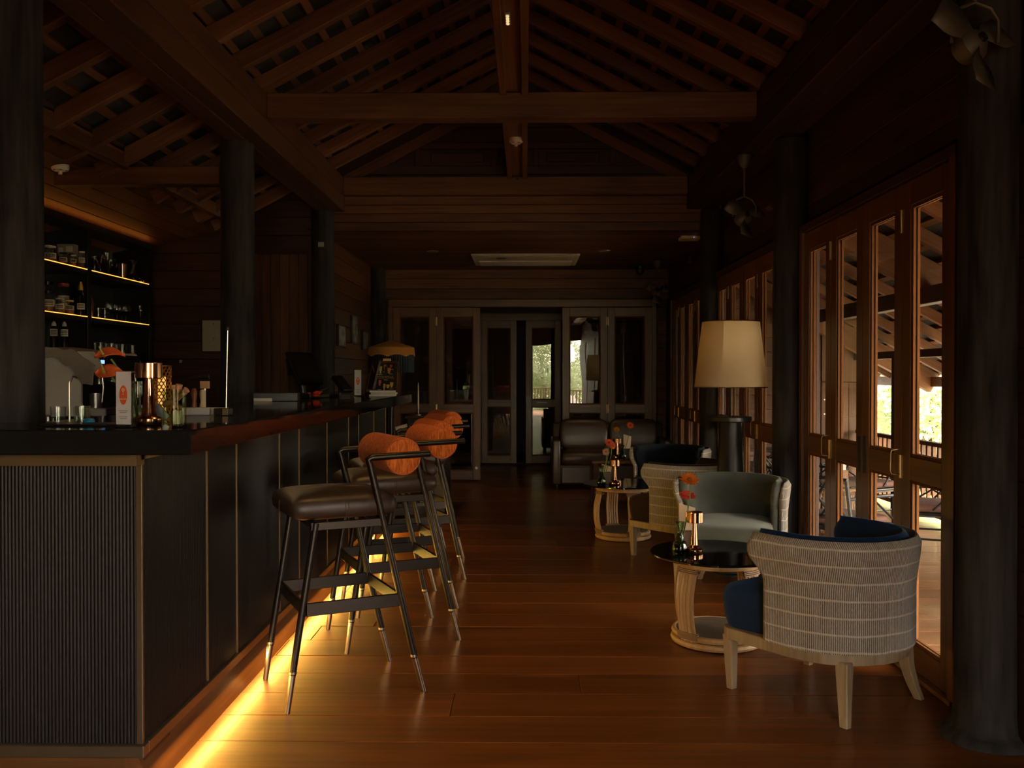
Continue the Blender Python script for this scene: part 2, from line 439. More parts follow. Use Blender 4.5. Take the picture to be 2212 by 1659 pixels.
# --- gable
gb = MB().prism([(-1.76, 2.955), (1.76, 2.955), (1.76, 2.97), (1.56, 3.06), (RX, 3.91), (-1.72, 3.06), (-1.76, 3.04)], 7.80, 7.84, 'y').build('wall_gable', M_dkx)
tag(gb, 'dark panelled timber gable above the far tie beam', 'wall', kind='structure')
for z, h in ((2.99, .07), (3.21, .05), (3.40, .045)):
    w = min(1.4, (3.72-z)/SL - .05)
    bar('rail', M_dkx, gb, RX-w, RX+w, 7.765, 7.80, z, z+h)
for a, b in ((-.88, -.30), (-.24, .06), (.12, .70)):
    bar('panel', M_dkx, gb, a-.03, b+.03, 7.785, 7.80, 3.065, 3.205)
    bar('raised_panel', M_dkx, gb, a+.06, b-.06, 7.775, 7.80, 3.095, 3.175, bevel=.006)
for a, b in ((-.62, -.16), (-.04, .44)):
    bar('panel', M_dkx, gb, a, b, 7.785, 7.80, 3.265, 3.39)
for x in (-.93, -.27, .09, .75):
    bar('stile', M_dkz, gb, x-.025, x+.025, 7.77, 7.80, 3.06, 3.21)
for s in (-1, 1):
    piece('barge_board', M_wx, gb, (RX+s*.78, 7.77, 3.72-.78*SL-.02), (1.70, .03, .09), (0, s*ANG, 0))

# --- lowered plank ceiling at the far end, and the plank wall closing it
cl = MB().box(-1.9, 1.75, 7.80, 10.75, 2.53, 2.56).build('ceiling', M_dkx)
tag(cl, 'low flat plank ceiling over the far end with the air conditioner in it', 'ceiling', kind='structure')
y = 7.82
while y < 10.62:
    piece('plank', M_wx, cl, (-.08, y+.045, 2.515), (3.6, .087, .028), bevel=.004); y += .09
fw = MB().box(-1.74, 1.76, 7.775, 7.80, 2.5, 2.96).build('wall_far_upper', M_dkx)
tag(fw, 'band of lighter horizontal planks under the far tie beam', 'wall', kind='structure')
for i in range(4):
    piece('plank', M_wx, fw, (.01, 7.762, 2.5+.037+i*.075), (3.38, .024, .0725), bevel=.004)
# --- far wall
fa = MB().box(-1.9, 1.75, 10.66, 10.70, 2.06, 2.53).build('wall_far', M_dkx)
tag(fa, 'dark plank wall at the far end above the glazed doors', 'wall', kind='structure')
for i in range(3):
    piece('plank', M_wx, fa, (-.08, 10.645, 2.155+.06+i*.122), (3.66, .03, .119), bevel=.003)
bar('lintel', M_drx, fa, -1.62, 1.54, 10.60, 10.66, 2.06, 2.15, bevel=.004)
bar('jamb', M_drz, fa, -1.62, -1.57, 10.58, 10.66, 0, 2.06)
bar('jamb', M_drz, fa, 1.49, 1.54, 10.58, 10.66, 0, 2.06)
for i in range(13):
    bar('plank', M_wx, fa, -1.9, -1.62, 10.63, 10.66, i*.158, i*.158+.155)
    bar('plank', M_wx, fa, 1.54, 1.72, 10.63, 10.66, i*.158, i*.158+.155)
# --- wall with the pictures
wp = MB().box(-1.90, -1.81, 7.87, 10.66, 0, 2.53).build('wall_left', M_dky)
tag(wp, 'brown plank side wall hung with three small framed pictures', 'wall', kind='structure')
for i in range(16):
    bar('plank', M_wy, wp, -1.81, -1.785, 7.88, 10.64, i*.158, i*.158+.155)
# --- wall behind the bar, facing the camera
wb = MB().box(-3.75, -1.75, 7.86, 7.90, 0, 2.95).build('wall_bar', M_dkx)
tag(wb, 'dark horizontal plank wall behind the bar with a framed notice', 'wall', kind='structure')
for i in range(19):
    bar('plank', M_dkx, wb, -3.72, -2.42, 7.835, 7.86, i*.155, i*.155+.152)
    if i > 14: bar('plank', M_dkx, wb, -2.42, -1.80, 7.835, 7.86, i*.155, i*.155+.152)
dv = MB().box(-2.42, -1.86, 7.83, 7.86, 0, 2.34).build('door_1', M_dkz)
tag(dv, 'closed brown door of vertical boards behind the bar', 'door', kind='structure')
for i in range(6):
    bar('plank', M_wz, dv, -2.385+i*.0815, -2.385+i*.0815+.079, 7.81, 7.83, .05, 2.31)
bar('jamb', M_dkz, dv, -2.425, -2.39, 7.80, 7.84, 0, 2.36); bar('jamb', M_dkz, dv, -1.892, -1.845, 7.80, 7.84, 0, 2.36)
# --- outer left wall behind the bar shelves
wo = MB().box(-3.75, -3.66, -4, 7.86, 0, 2.6).build('wall_left', M_dky)
tag(wo, 'dark wall behind the bottle shelves', 'wall', kind='structure')
for i in range(16):
    bar('plank', M_dky, wo, -3.66, -3.635, -3.9, 7.8, i*.158, i*.158+.155)
# plate and sloping soffit over the bar
so = MB().prism([(-2.40, 2.595), (-3.70, 2.30), (-3.70, 2.33), (-2.40, 2.625)], -4, 7.84, 'y').build('ceiling', M_dky)
tag(so, 'sloping plank soffit over the back bar glowing orange near the shelves', 'ceiling', kind='structure')
sa = math.atan2(.295, 1.3)
for i in range(9):
    t = .07+i*.148
    piece('plank', M_wy, so, (-2.40-t*math.cos(sa), 1.92, 2.585-t*math.sin(sa)), (.144, 11.8, .022), (0, -sa, 0), bevel=.003)
bar('wall_plate', M_wy, so, -2.46, -2.40, -4, 7.83, 2.50, 2.61, bevel=.004)
beam('tie_beam', -2.86, -1.85, 5.41, 5.51, 2.41, 2.52, 'short brown beam from the column to the soffit over the bar', M_wx)

# --- back wall behind the camera with a wide opening to the garden
bw = MB().box(-3.75, -.2, -4.06, -4.0, 0, 3.0).build('wall_back', M_dkx)
bw2 = bar('wall_panel', M_dkx, bw, -.2, 2.0, -4.06, -4.0, 2.25, 3.0); bar('gable_board', M_dkx, bw, -3.0, 2.0, -4.06, -4.0, 3.0, 3.9)
tag(bw, 'dark timber wall behind the camera beside the garden opening', 'wall', kind='structure')

# --- right wall: boards above the folding doors, jambs
rw = MB().box(1.71, 1.78, -4, 10.7, 2.10, 2.96).build('wall_right', M_dky)
tag(rw, 'dark timber wall above the folding doors', 'wall', kind='structure')
for i in range(5):
    for (a, b) in ((-3.95, 3.1), (3.105, 10.68)):
        bar('plank', M_dky, rw, 1.685, 1.71, a, b, 2.105+i*.16, 2.105+i*.16+.157)
for (y0, y1) in ((3.46, 5.28), (5.88, 7.70), (8.20, 10.02)):
    bar('jamb', M_drz, rw, 1.615, 1.70, y0-.05, y0-.002, 0, 2.10)
    bar('jamb', M_drz, rw, 1.615, 1.70, y1+.002, y1+.05, 0, 2.10)
    bar('head', M_dky, rw, 1.615, 1.70, y0-.05, y1+.05, 2.085, 2.13)
for (y0, y1) in ((5.33, 5.83), (7.75, 8.15), (10.07, 10.66), (2.6, 3.41)):
    bar('backing', M_dky, rw, 1.70, 1.72, y0-.05, y1+.05, 0, 2.1)
    for i in range(14):
        bar('plank', M_dky, rw, 1.66, 1.70, y0, y1, i*.15, i*.15+.147)
rs = MB().box(1.60, 1.735, 3.41, 10.05, 0, .018).build('trim_1', M_deck, bevel=.004)
tag(rs, 'wooden threshold under the folding doors', 'trim', kind='structure')
for y0 in (-3.9, -1.6, .7):
    for i in range(6):
        bar('plank', M_dkz, rw, 1.66, 1.70, y0+i*.33, y0+i*.33+.327, 0, 2.1)
wall_end = bar('jamb', M_drz, rw, 1.66, 1.715, 2.86, 2.98, 0, 2.6)

# --- glazed door leaves
M_mould = wood('door_moulding', (.085, .034, .011), (.15, .062, .020), 'z', rough=.7, spec=.08, var=.1)
def leaf(n, label, w, h, loc, rz, glass, hinge=None, pull=False, slot=None, kick=False, z0=.02, side=1):
    """one framed glass leaf; local x along its width from the hinge edge, y through its thickness"""
    o = thing('door_%d' % n, label, 'door', loc, rz, kind='structure')
    S, T = .082, .020
    tr, l0, l1, br = h-.105, .812, .910, .125
    bar('stile', M_drz, o, 0, S, -T, T, z0, h); bar('stile', M_drz, o, w-S, w, -T, T, z0, h)
    bar('rail', M_drx, o, S, w-S, -T, T, tr, h); bar('rail', M_drx, o, S, w-S, -T, T, l0, l1); bar('rail', M_drx, o, S, w-S, -T, T, z0, br)
    for a, b in ((br, l0), (l1, tr)):
        p = MB().box(S-.005, w-S+.005, -.003, .003, a-.005, b+.005).build('pane', glass, o)
        m = MB()
        for s in (-1, 1):
            ya, yb = (s*.004, s*.014) if s > 0 else (s*.014, s*.004)
            m.box(S, S+.014, ya, yb, a, b).box(w-S-.014, w-S, ya, yb, a, b).box(S+.014, w-S-.014, ya, yb, a, a+.014).box(S+.014, w-S-.014, ya, yb, b-.014, b)
        m.build('moulding', M_mould, o)
    if hinge is not None:
        for z in (h-.16, .86, .13):
            MB().tube([(hinge, -side*.024, z-.05), (hinge, -side*.024, z+.05)], .007, 8).box(hinge-.011, hinge+.011, -side*.021-.001, -side*.021+.001, z-.05, z+.05).build('hinge', M_brass, o, smooth=True)
        if pull:
            MB().tube([(hinge-.0, -side*.026, .825), (hinge+.0, -side*.062, .83), (hinge, -side*.066, .84), (hinge, -side*.066, .92), (hinge, -side*.062, .93), (hinge, -side*.026, .935)], .0035, 8).build('handle', M_brass, o, smooth=True)
    if slot is not None:
        MB().box(slot-.012, slot+.012, -side*.0205-.002, -side*.0205+.002, .79, .96).box(slot-.016, slot-.012, -side*.0205-.003, -side*.0205+.003, .785, .965).box(slot+.012, slot+.016, -side*.0205-.003, -side*.0205+.003, .785, .965).build('flush_pull', M_black, o)
    if kick:
        MB().lathe([(0,0),(.016,0),(.016,.004),(0,.004)], 12).build('bolt_plate', M_steel, o, loc=(w-.045, -side*.021, .16), rot=(PI/2*side, 0, 0))
    return o
nd = 2
PWD = .455
ordl = ('first', 'second', 'third', 'fourth')
for gi, (y0, where) in enumerate(((3.46, 'folding doors beside the blue armchair'), (5.88, 'folding doors behind the tall lamp'), (8.20, 'far folding doors beside the leather sofa'))):
    for i in range(4):
        # local x runs towards +y
        leaf(nd, '%s glazed leaf from the camera of the %s' % (ordl[i], where), PWD-.003, 2.08, (1.65, y0+i*PWD, 0), PI/2, M_pane,
             hinge={0: PWD, 2: PWD}.get(i), pull=(i in (0, 2)), slot={1: PWD-.035, 2: .035}.get(i), side=-1); nd += 1
# far wall leaves
leaf(nd, 'leftmost glazed leaf in the far wall, partly behind the yellow lamp', .515, 2.05, (-1.565, 10.6, 0), 0, M_wavy, hinge=.515, side=1); nd += 1
leaf(nd, 'far wall glazed leaf left of the open doorway', .515, 2.05, (-1.048, 10.6, 0), 0, M_wavy, kick=True, side=1); nd += 1
leaf(nd, 'far wall glazed leaf behind the sofa with bright garden reflection', .53, 2.05, (.435, 10.6, 0), R(.2), M_wavy, hinge=.53, side=1); nd += 1
leaf(nd, 'rightmost glazed leaf in the far wall behind the sofa corner', .52, 2.05, (.968, 10.6, 0), 0, M_wavy, side=1); nd += 1
# --- room beyond the open doorway
w2 = MB().box(-1.9, 1.75, 12.62, 12.68, 2.02, 2.56).build('wall_beyond', M_dkx)
tag(w2, 'dark wall of the passage seen through the open far doorway', 'wall', kind='structure')
bar('lintel', M_drx, w2, -1.9, 1.75, 12.58, 12.63, 2.02, 2.12)
for x in (-1.9, .62):
    bar('wall_panel', M_dkx, w2, x, x+(.9 if x < 0 else 1.2), 12.62, 12.68, 0, 2.05)
for x0, lab in ((-1.11, 'half hidden closed leaf at the left of the passage beyond'), (-.615, 'dark closed glazed leaf in the passage beyond the doorway'), (.005, 'glazed leaf with small brown plaque in the passage beyond')):
    d = leaf(nd, lab, .49, 2.02, (x0, 12.6, 0), R(.3) if x0 > 0 else 0, M_wavy, slot=(.04 if x0 > 0 else (.45 if x0 > -1 else None)), side=1); nd += 1
    if x0 > 0:
        MB().box(.14, .34, -.028, -.021, .85, .895).build('plaque', plain('plaque_brown', (.12, .07, .04), .4), d)
        MB().box(.16, .22, -.0295, -.028, .868, .877).box(.225, .30, -.0295, -.028, .868, .877).build('plaque_print', plain('plaque_grey', (.4, .36, .3), .5), d)
bar('wall_panel', M_dkx, w2, -1.95, -1.88, 10.7, 12.7, 0, 2.56); bar('wall_panel', M_dkx, w2, 1.72, 1.78, 10.7, 12.7, 0, 2.56)
bar('ceiling_board', M_dkx, w2, -1.9, 1.75, 10.7, 12.7, 2.5, 2.53)
MB().box(-1.95, 1.78, 14.6, 14.65, -.2, 2.56).box(-1.95, -1.88, 12.68, 14.6, -.2, 2.56).box(1.72, 1.78, 12.68, 14.6, -.2, 2.56).box(-1.95, 1.78, 12.6, 14.65, 2.53, 2.60).box(-1.95, 1.78, 12.9, 14.65, -.1, -.02).build('back_room', M_dkx, w2)
pl = thing('passage_light', 'small warm lit ceiling strip in the passage beyond the doorway', 'light', (.05, 11.5, 2.50))
MB().box(-.32, .32, -.03, .03, -.03, 0).build('housing', M_drx, pl)
MB().box(-.08, .08, -.02, .02, -.033, -.029).build('diffuser', plain('amber_glow', (1, .5, .15), .5, emit=(1, .45, .10), es=.6), pl)

# --- terrace: roof, posts, railing, end wall
TA = math.atan(.54)
tr = MB().box(4.10, 4.16, 2.0, 11.2, 1.14, 1.24).build('ceiling', M_outy)
tag(tr, 'terrace roof of rafters and dark tiles sloping down to its eaves', 'roof', kind='structure')
def TP(x, off, y): return (x + off*math.sin(TA), y, 2.495-.54*(x-1.7)+off*math.cos(TA))
Lt = 2.45/math.cos(TA)
y = 2.2; i = 0
while y < 11.2:
    big = i % 6 == 2
    piece('rafter', M_outx, tr, TP(2.925, .06 if not big else 0.0, y), (Lt, .055 if not big else .10, .08 if not big else .20), (0, TA, 0), bevel=.003)
    y += .50; i += 1
x = 1.75
while x < 4.15:
    piece('batten', M_outy, tr, TP(x, .112, 6.7), (.045, 9.2, .025), (0, TA, 0), bevel=0); x += .17
random.seed(5)
for j in range(27):
    for i in range(8):
        piece('roof_tile', M_tile, tr, TP(1.85+i*.31, .135, 2.2+j*.34), (.36, .335, .012), (random.uniform(-.01, .01), TA, 0), bevel=0)
piece('roof_sheet', M_tile, tr, TP(2.925, .165, 6.7), (Lt+.1, 9.4, .02), (0, TA, 0), bevel=0)
bar('purlin', M_dky, tr, 2.68, 2.78, 2.0, 11.0, 1.735, 1.85, bevel=.004)
bar('purlin', M_dky, tr, 3.42, 3.50, 2.0, 11.0, 1.41, 1.48, bevel=.004)
for y, lab in ((3.75, 'terrace post nearest the camera'), (6.05, 'middle terrace post by the railing'), (8.37, 'dark terrace post against the bright greenery')):
    tag(MB().lathe([(0,-.05),(.07,-.05),(.065,1.42),(0,1.42)], 14).build('post', M_col, loc=(3.46, y, 0), smooth=True), lab, 'post', kind='structure')
def railing(label, loc, rz, n, z=.69):
    o = thing('railing', label, 'railing', loc, rz)
    L = n*.105
    MB().box(0, L, -.03, .03, z-.035, z).build('top_rail', M_outx, o, bevel=.003)
    MB().box(0, L, -.025, .025, .06, .10).build('bottom_rail', M_outx, o, bevel=.003)
    me = MB().lathe([(.022,.10),(.022,.20),(.015,.22),(.022,.26),(.022,z-.035)], 4).mesh('baluster', M_outz)
    for i in range(n): link('baluster', me, o, ((i+.5)*.105, 0, 0), (0, 0, PI/4))
    return o
railing('pinkish brown wooden railing along the terrace edge', (3.45, 3.8, 0), PI/2, 53)
tw = MB().box(1.75, 3.48, 9.45, 9.50, -.05, 2.4).build('wall_terrace', M_endx)
tag(tw, 'sunlit brown plank wall closing the far end of the terrace', 'wall', kind='structure')
for i in range(15):
    bar('plank', M_endx, tw, 1.76, 3.08, 9.42, 9.45, i*.15, i*.15+.147)
for i in range(4):
    bar('plank', M_endz, tw, 3.09+i*.095, 3.09+i*.095+.092, 9.42, 9.45, 0, 1.18)
bar('return_wall', M_outy, tw, 2.05, 2.12, 9.5, 10.75, 0, 2.4); bar('return_wall', M_endx, tw, 1.70, 2.1, 10.7, 10.75, 0, 2.5)
bar('upper_board', M_endz, tw, 3.09, 3.47, 9.415, 9.45, 1.19, 2.2)
for x in (3.12,):
    for z in (.85, 1.0): MB().lathe([(0,0),(.008,0),(.008,.006),(0,.006)], 8).build('bolt', M_steel, tw, loc=(x, 9.42, z), rot=(PI/2, 0, 0))

# --- garden outside
gr = MB().box(-40, 60, -45, 60, -1.6, -1.5).build('ground', plain('garden_soil', (.24, .22, .15), .9, noise=.5, nscale=2))
tag(gr, 'green ground of the garden outside', 'ground', kind='structure')
def leaves_mat():
    m, nt, N, L, b = newmat('leaf_green')
    tc = N.new('ShaderNodeTexCoord'); no = N.new('ShaderNodeTexNoise'); no.inputs['Scale'].default_value = 1.3; L.new(tc.outputs['Object'], no.inputs['Vector'])
    cr = N.new('ShaderNodeValToRGB'); cr.color_ramp.elements[0].position = .35; cr.color_ramp.elements[1].position = .65
    cr.color_ramp.elements[0].color = (.52, .60, .34, 1); cr.color_ramp.elements[1].color = (.86, .89, .70, 1)
    L.new(no.outputs['Fac'], cr.inputs[0]); L.new(cr.outputs[0], b.inputs['Base Color']); b.inputs['Roughness'].default_value = .5
    tl = N.new('ShaderNodeBsdfTranslucent'); L.new(cr.outputs[0], tl.inputs[0])
    mx = N.new('ShaderNodeMixShader'); mx.inputs[0].default_value = .4
    L.new(b.outputs[0], mx.inputs[1]); L.new(tl.outputs[0], mx.inputs[2]); L.new(mx.outputs[0], N['Material Output'].inputs[0])
    return m
M_leaf = leaves_mat()
M_bark = wood('bark', (.05, .035, .025), (.14, .10, .07), 'z', rough=.9)
random.seed(21)
def foliage_mesh(nl, size):
    m = MB()
    for i in range(nl):
        # clumps inside an ellipsoid
        while True:
            p = Vector((random.uniform(-1,1), random.uniform(-1,1), random.uniform(-1,1)))
            if .25 < p.length < 1 and math.sin(p.x*6.1)+math.sin(p.y*5.3+1)+math.sin(p.z*6.7+2) > -.35: break
        p = Vector((p.x*1.5, p.y*1.5, 2.2+p.z*2.0))
        e = Euler((random.uniform(-1,1), random.uniform(-1,1), random.uniform(0,6.28))).to_matrix()
        a, b = size*random.uniform(.7,1.3), size*.42
        q = [e @ Vector(v) + p for v in ((-a,0,0),(-a*.2,-b,.03),(a,0,-.04),(-a*.2,b,.03))]
        m.add(q, [(0,1,2,3)])
    return m.mesh('foliage', M_leaf)
fm = foliage_mesh(11000, .075)
tm = MB().tube([(0,0,-1.5),(.05,0,0),(0,.05,1.5),(.03,0,3)], [.14,.12,.1,.05], 8).tube([(0,0,.8),(.5,.2,1.8),(.9,.3,2.6)], [.06,.05,.02], 6).tube([(0,0,.9),(-.5,-.2,1.9),(-.8,.3,2.8)], [.06,.05,.02], 6).mesh('trunk', M_bark, smooth=True)
spots = [(6.4, 8.6, .85), (5.8, 12.7, .9), (9.0, 16.4, 1.15), (5.4, 16.0, .85), (10.8, 12.4, 1.0), (11.8, 21.0, 1.4), (7.2, 20.4, 1.0), (10.2, 8.4, .9),
         (.9, -9.6, .95), (4.2, -9.6, 1.0), (-2.6, -9.6, 1.0), (7.6, -9.4, 1.0)]
tl = ['leafy tree beside the nearest terrace post', 'bright green tree just beyond the terrace railing, behind the dark post', 'pale green tree deeper in the garden right of the dark post', 'leafy tree past the terrace end wall', 'light green tree at the right of the terrace view',
      'tall tree farthest back in the garden', 'pale tree in the distance between two nearer garden trees', 'leafy tree at the outer right of the garden',
      'garden tree reflected in the far door pane', 'garden tree beside the one mirrored in the far glass', 'dark garden tree behind the camera on the left', 'garden tree behind the camera at the right corner']
for i, (x, y, s) in enumerate(spots):   # eight past the terrace, four behind the camera
    t = thing('tree', tl[i], 'tree', (x, y, -.9 if i < 8 else -.9), i*1.7, 'garden trees outside'); t.scale = (s, s, s)
    f = link('foliage', fm, t); f['kind'] = 'stuff'; link('trunk', tm, t)
bd = MB().box(-.6, 5, -6.6, -4.0, -.1, -.03).build('terrace_floor', M_outx)
tag(bd, 'wooden porch deck behind the camera', 'floor', kind='structure')
railing('porch railing behind the camera seen mirrored in the far pane', (-.6, -6.5, 0), 0, 53, .8)
# ------------------------------------------------------------------ bar counter
def fluted(w, h, pitch=.011, amp=.0035):
    """reeded panel, local x 0..w, z 0..h, ribs towards -y"""
    m = MB(); n = max(1, int(round(w/pitch))); p = w/n; xs = []
    for i in range(n):
        for t, d in ((0, 0), (.18, .65), (.5, 1), (.82, .65)): xs.append(((i+t)*p, -amp*d))
    xs.append((w, 0))
    vs = []
    for x, y in xs: vs += [(x, y, 0), (x, y, h)]
    fs = [(2*i, 2*i+2, 2*i+3, 2*i+1) for i in range(len(xs)-1)]
    b = len(vs); vs += [(0, .012, 0), (0, .012, h), (w, .012, 0), (w, .012, h)]
    fs += [(b, b+1, b+3, b+2), (0, 1, b+1, b), (2*len(xs)-2, b+2, b+3, 2*len(xs)-1)]
    return m.add(vs, fs)
M_flute = plain('reeded_dark_glass', (.013, .010, .008), .30, metal=0, spec=.22, coat=0)
M_trim = plain('bronze_trim', (.20, .145, .085), .42, metal=.85)
M_top = plain('black_stone', (.011, .011, .011), .06, spec=.2)
M_band = plain('brass_band', (.34, .24, .12), .38, metal=.8)
bc = thing('bar_counter', 'long dark bar counter with reeded panels and a black stone top', 'bar counter', (0, 0, 0))
XF, YN, YE = -1.169, 2.706, 7.45
tp = MB().prism([(-3.3, 2.54), (-.953, 2.54), (-.953, 7.52), (-1.62, 7.52), (-1.62, 2.94), (-3.3, 2.94)], 1.028, 1.10).build('counter_top', M_top, bc, bevel=.004)
MB().box(-3.3, XF, YN+.02, 2.93, .0, 1.02).box(-1.60, XF-.02, YN+.02, YE, .0, 1.02).build('carcass', M_dkz, bc)
MB().box(-3.3, -1.165, YN-.035, YN+.02, .984, 1.013+.015).build('brass_band', M_band, bc)
MB().box(XF-.02, -1.165, YN, YE, 1.0, 1.028).build('brass_band', M_band, bc)
f0 = fluted(2.1, .85).build('reeded_panel', M_flute, bc, loc=(-3.27, YN, .134), smooth=60)
marks = [2.712, 3.263, 3.60, 4.23, 4.60, 5.25, 5.89, 6.25, 6.88, 7.445]
for a, b in zip(marks[:-1], marks[1:]):
    fluted(b-a-.006, .866).build('reeded_panel', M_flute, bc, loc=(XF, a+.003, .134), rot=(0, 0, PI/2), smooth=60)
for y in marks[1:-1]: bar('brass_strip', M_band, bc, XF-.004, XF+.008, y-.004, y+.004, .134, 1.0, bevel=0)
bar('corner_strip', M_trim, bc, XF-.012, XF+.008, YN-.008, YN+.006, .134, .985, bevel=.002)
bar('corner_strip', M_trim, bc, XF-.02, XF+.008, YE-.006, YE+.012, .134, 1.02, bevel=.002)
MB().box(-3.3, XF+.016, YN-.022, YN+.02, .098, .136).build('bottom_trim', M_trim, bc, bevel=.003)
MB().box(XF-.02, XF+.016, YN+.02, YE, .098, .136).build('bottom_trim', M_trim, bc, bevel=.003)
M_pln = wood('plinth_wood', (.07, .024, .008), (.14, .05, .015), 'y', rough=.35, spec=.4)
MB().prism([(-1.22, .10), (-1.185, .10), (-1.125, .0), (-1.22, .0)], YN+.0, YE, 'y').build('plinth', M_pln, bc)
MB().box(-3.3, -1.2, YN+.005, YN+.02, 0, .10).build('plinth', M_drx, bc)
LED = plain('led_warm', (1, .75, .4), .5, emit=(1, .58, .20), es=9)
LEDS = plain('led_shelf', (1, .7, .3), .5, emit=(1, .40, .06), es=2.8)

# ------------------------------------------------------------------ back bar: counter and shelves
bb = thing('back_counter', 'low dark back counter under the bottle shelves', 'counter', (0, 0, 0))
MB().box(-3.62, -2.72, 3.4, 7.80, .90, .94).build('worktop', M_top, bb, bevel=.004)
MB().box(-3.62, -2.78, 3.42, 7.80, .0, .90).build('cabinet', M_dkz, bb)
for i in range(5): bar('door', M_dkz, bb, -2.78, -2.76, 3.45+i*.87, 4.30+i*.87, .06, .88, bevel=.004)
sh = thing('bottle_shelf', 'tall black shelving with glowing shelf edges on the left wall', 'shelf', (0, 0, 0))
M_shf = plain('black_lacquer', (.011, .009, .008), .32, spec=.4)
XS0, XS1 = -3.56, -3.25
MB().box(-3.60, XS0, 4.4, 7.80, .94, 2.40).build('back_panel', M_shf, sh)
for y in (4.43, 5.50, 6.655, 7.745): bar('divider', M_shf, sh, XS0, XS1, y-.03, y+.03, .94, 2.39)
bar('crown_board', M_shf, sh, XS0, XS1+.02, 4.4, 7.79, 2.34, 2.40)
for (a, b) in ((4.46, 5.47), (5.53, 6.625), (6.685, 7.715)):
    for z in (2.04, 1.69, 1.36):
        s_ = bar('shelf_board', M_shf, sh, XS0, XS1, a, b, z-.035, z)
        if z > 1.5: MB().box(XS1-.003, XS1+.003, a+.01, b-.005, z-.003, z+.0025).build('led_strip', LEDS, sh)

M_clear = glassmat('clear_glass', (.93, .95, .93), 1.5, boost=1.8)
M_amber = glassmat('amber_glass', (.75, .30, .06), 1.5)
M_green = glassmat('dark_green_glass', (.05, .09, .04), 1.5)
M_label = plain('cream_label', (.62, .55, .42), .7)
M_print = plain('label_print', (.06, .05, .04), .7)
M_liq = plain('amber_preserve', (.30, .09, .015), .3, spec=.5)
M_liq2 = plain('brown_preserve', (.10, .04, .015), .4)
M_copper = plain('polished_copper', (.86, .45, .27), .16, metal=1)
M_lidw = plain('white_lid', (.66, .62, .55), .5)
M_lidr = plain('red_lid', (.30, .03, .02), .5)
M_yel = plain('yellow_cap', (.72, .42, .03), .45)
M_dkliq = plain('dark_bottle', (.014, .010, .008), .15, spec=.7)
def camY(px, X): return 1940*X/(px-1135)
def face_label(o, r, z0, z1, w=None):
    """label wrapped on the side of a jar or bottle that faces the camera, with print lines"""
    m = MB(); n = 8; w = w or 1.0
    a0 = -PI/2+.45
    for i in range(n+1):
        a = a0 + (i/n-.5)*2*w
        m.v += [((r+.001)*math.cos(a), (r+.001)*math.sin(a), z0), ((r+.001)*math.cos(a), (r+.001)*math.sin(a), z1)]
    m.f += [(2*i, 2*i+2, 2*i+3, 2*i+1) for i in range(n)]
    l = m.build('label', M_label, o)
    m = MB()
    for q in (.3, .55, .75):
        z = z0+(z1-z0)*q; b = len(m.v)
        for i in range(5):
            a = a0 + (i/4-.5)*1.3*w
            m.v += [((r+.002)*math.cos(a), (r+.002)*math.sin(a), z-.003), ((r+.002)*math.cos(a), (r+.002)*math.sin(a), z+.003)]
        m.f += [(b+2*i, b+2*i+2, b+2*i+3, b+2*i+1) for i in range(4)]
    m.build('print', M_print, l)
def jar(label, x, y, z, r, h, lid=None, liq=None, lab=True, group='preserve jars on the back bar shelves', fill=.6):
    o = thing('glass_jar', label, 'jar', (x, y, z), 0, group)
    MB().lathe([(0,0),(r,0),(r,h*.8),(r*.8,h*.88),(r*.8,h*.94)], 16).build('body', M_clear, o, smooth=True)
    MB().lathe([(0,.003),(r*.93,.003),(r*.93,h*fill),(0,h*fill)], 14).build('contents', liq or M_liq, o, smooth=True)
    MB().lathe([(0,h*.9),(r*.84,h*.9),(r*.84,h),(0,h)], 14).build('lid', lid or M_lidw, o, smooth=True)
    if lab: face_label(o, r, h*.32, h*.62)
    return o
Z1, Z2, Z3 = 2.0405, 1.6905, 1.3605
jar('white lidded jar at the left end of the top shelf, near the column', -3.43, 6.42, Z1, .030, .15)
jar('white lidded jar second on the top shelf, with a large cream label', -3.375, 6.36, Z1, .032, .135)
jar('short jar with amber preserve third along the top shelf', -3.335, 6.44, Z1, .030, .10, lid=M_dkliq)
jar('small dark jar fourth along the top shelf', -3.305, 6.50, Z1, .022, .10, lid=M_dkliq, liq=M_liq2)
jar('squat amber jar in front of the printed box on the top shelf', -3.27, 6.46, Z1, .022, .085, lid=M_lidw)
jar('white lidded jar at the right end of the top shelf left bay', -3.262, 6.565, Z1, .024, .125, liq=M_liq2)
bx = thing('carton', 'grey printed carton behind the jars on the top shelf', 'box', (-3.37, 6.57, Z1))
MB().box(-.065, .065, -.03, .03, 0, .175).build('box_body', plain('carton_grey', (.22, .20, .16), .7), bx, bevel=.002)
MB().box(-.055, -.02, -.032, -.03, .09, .15).box(.005, .055, -.032, -.03, .12, .16).build('print', M_label, bx)
jar('large jar of amber preserve at the left of the middle shelf', -3.40, 6.36, Z2, .046, .165, liq=M_liq, lid=M_dkliq)
jar('tall clear topped jar behind the large amber jar on the middle shelf', -3.49, 6.52, Z2, .042, .25, fill=.3, lab=False, lid=M_dkliq)
jar('red lidded jar at the back of the middle shelf', -3.40, 6.57, Z2, .045, .24, fill=.45, lid=M_lidr, liq=M_liq2)
jar('low amber jar with cream label third along the middle shelf', -3.325, 6.37, Z2, .034, .115, liq=M_liq, lid=M_lidw)
jar('low clear jar with bunched spice beside the dark syrup bottle', -3.285, 6.43, Z2, .032, .105, liq=M_liq, lid=M_yel)
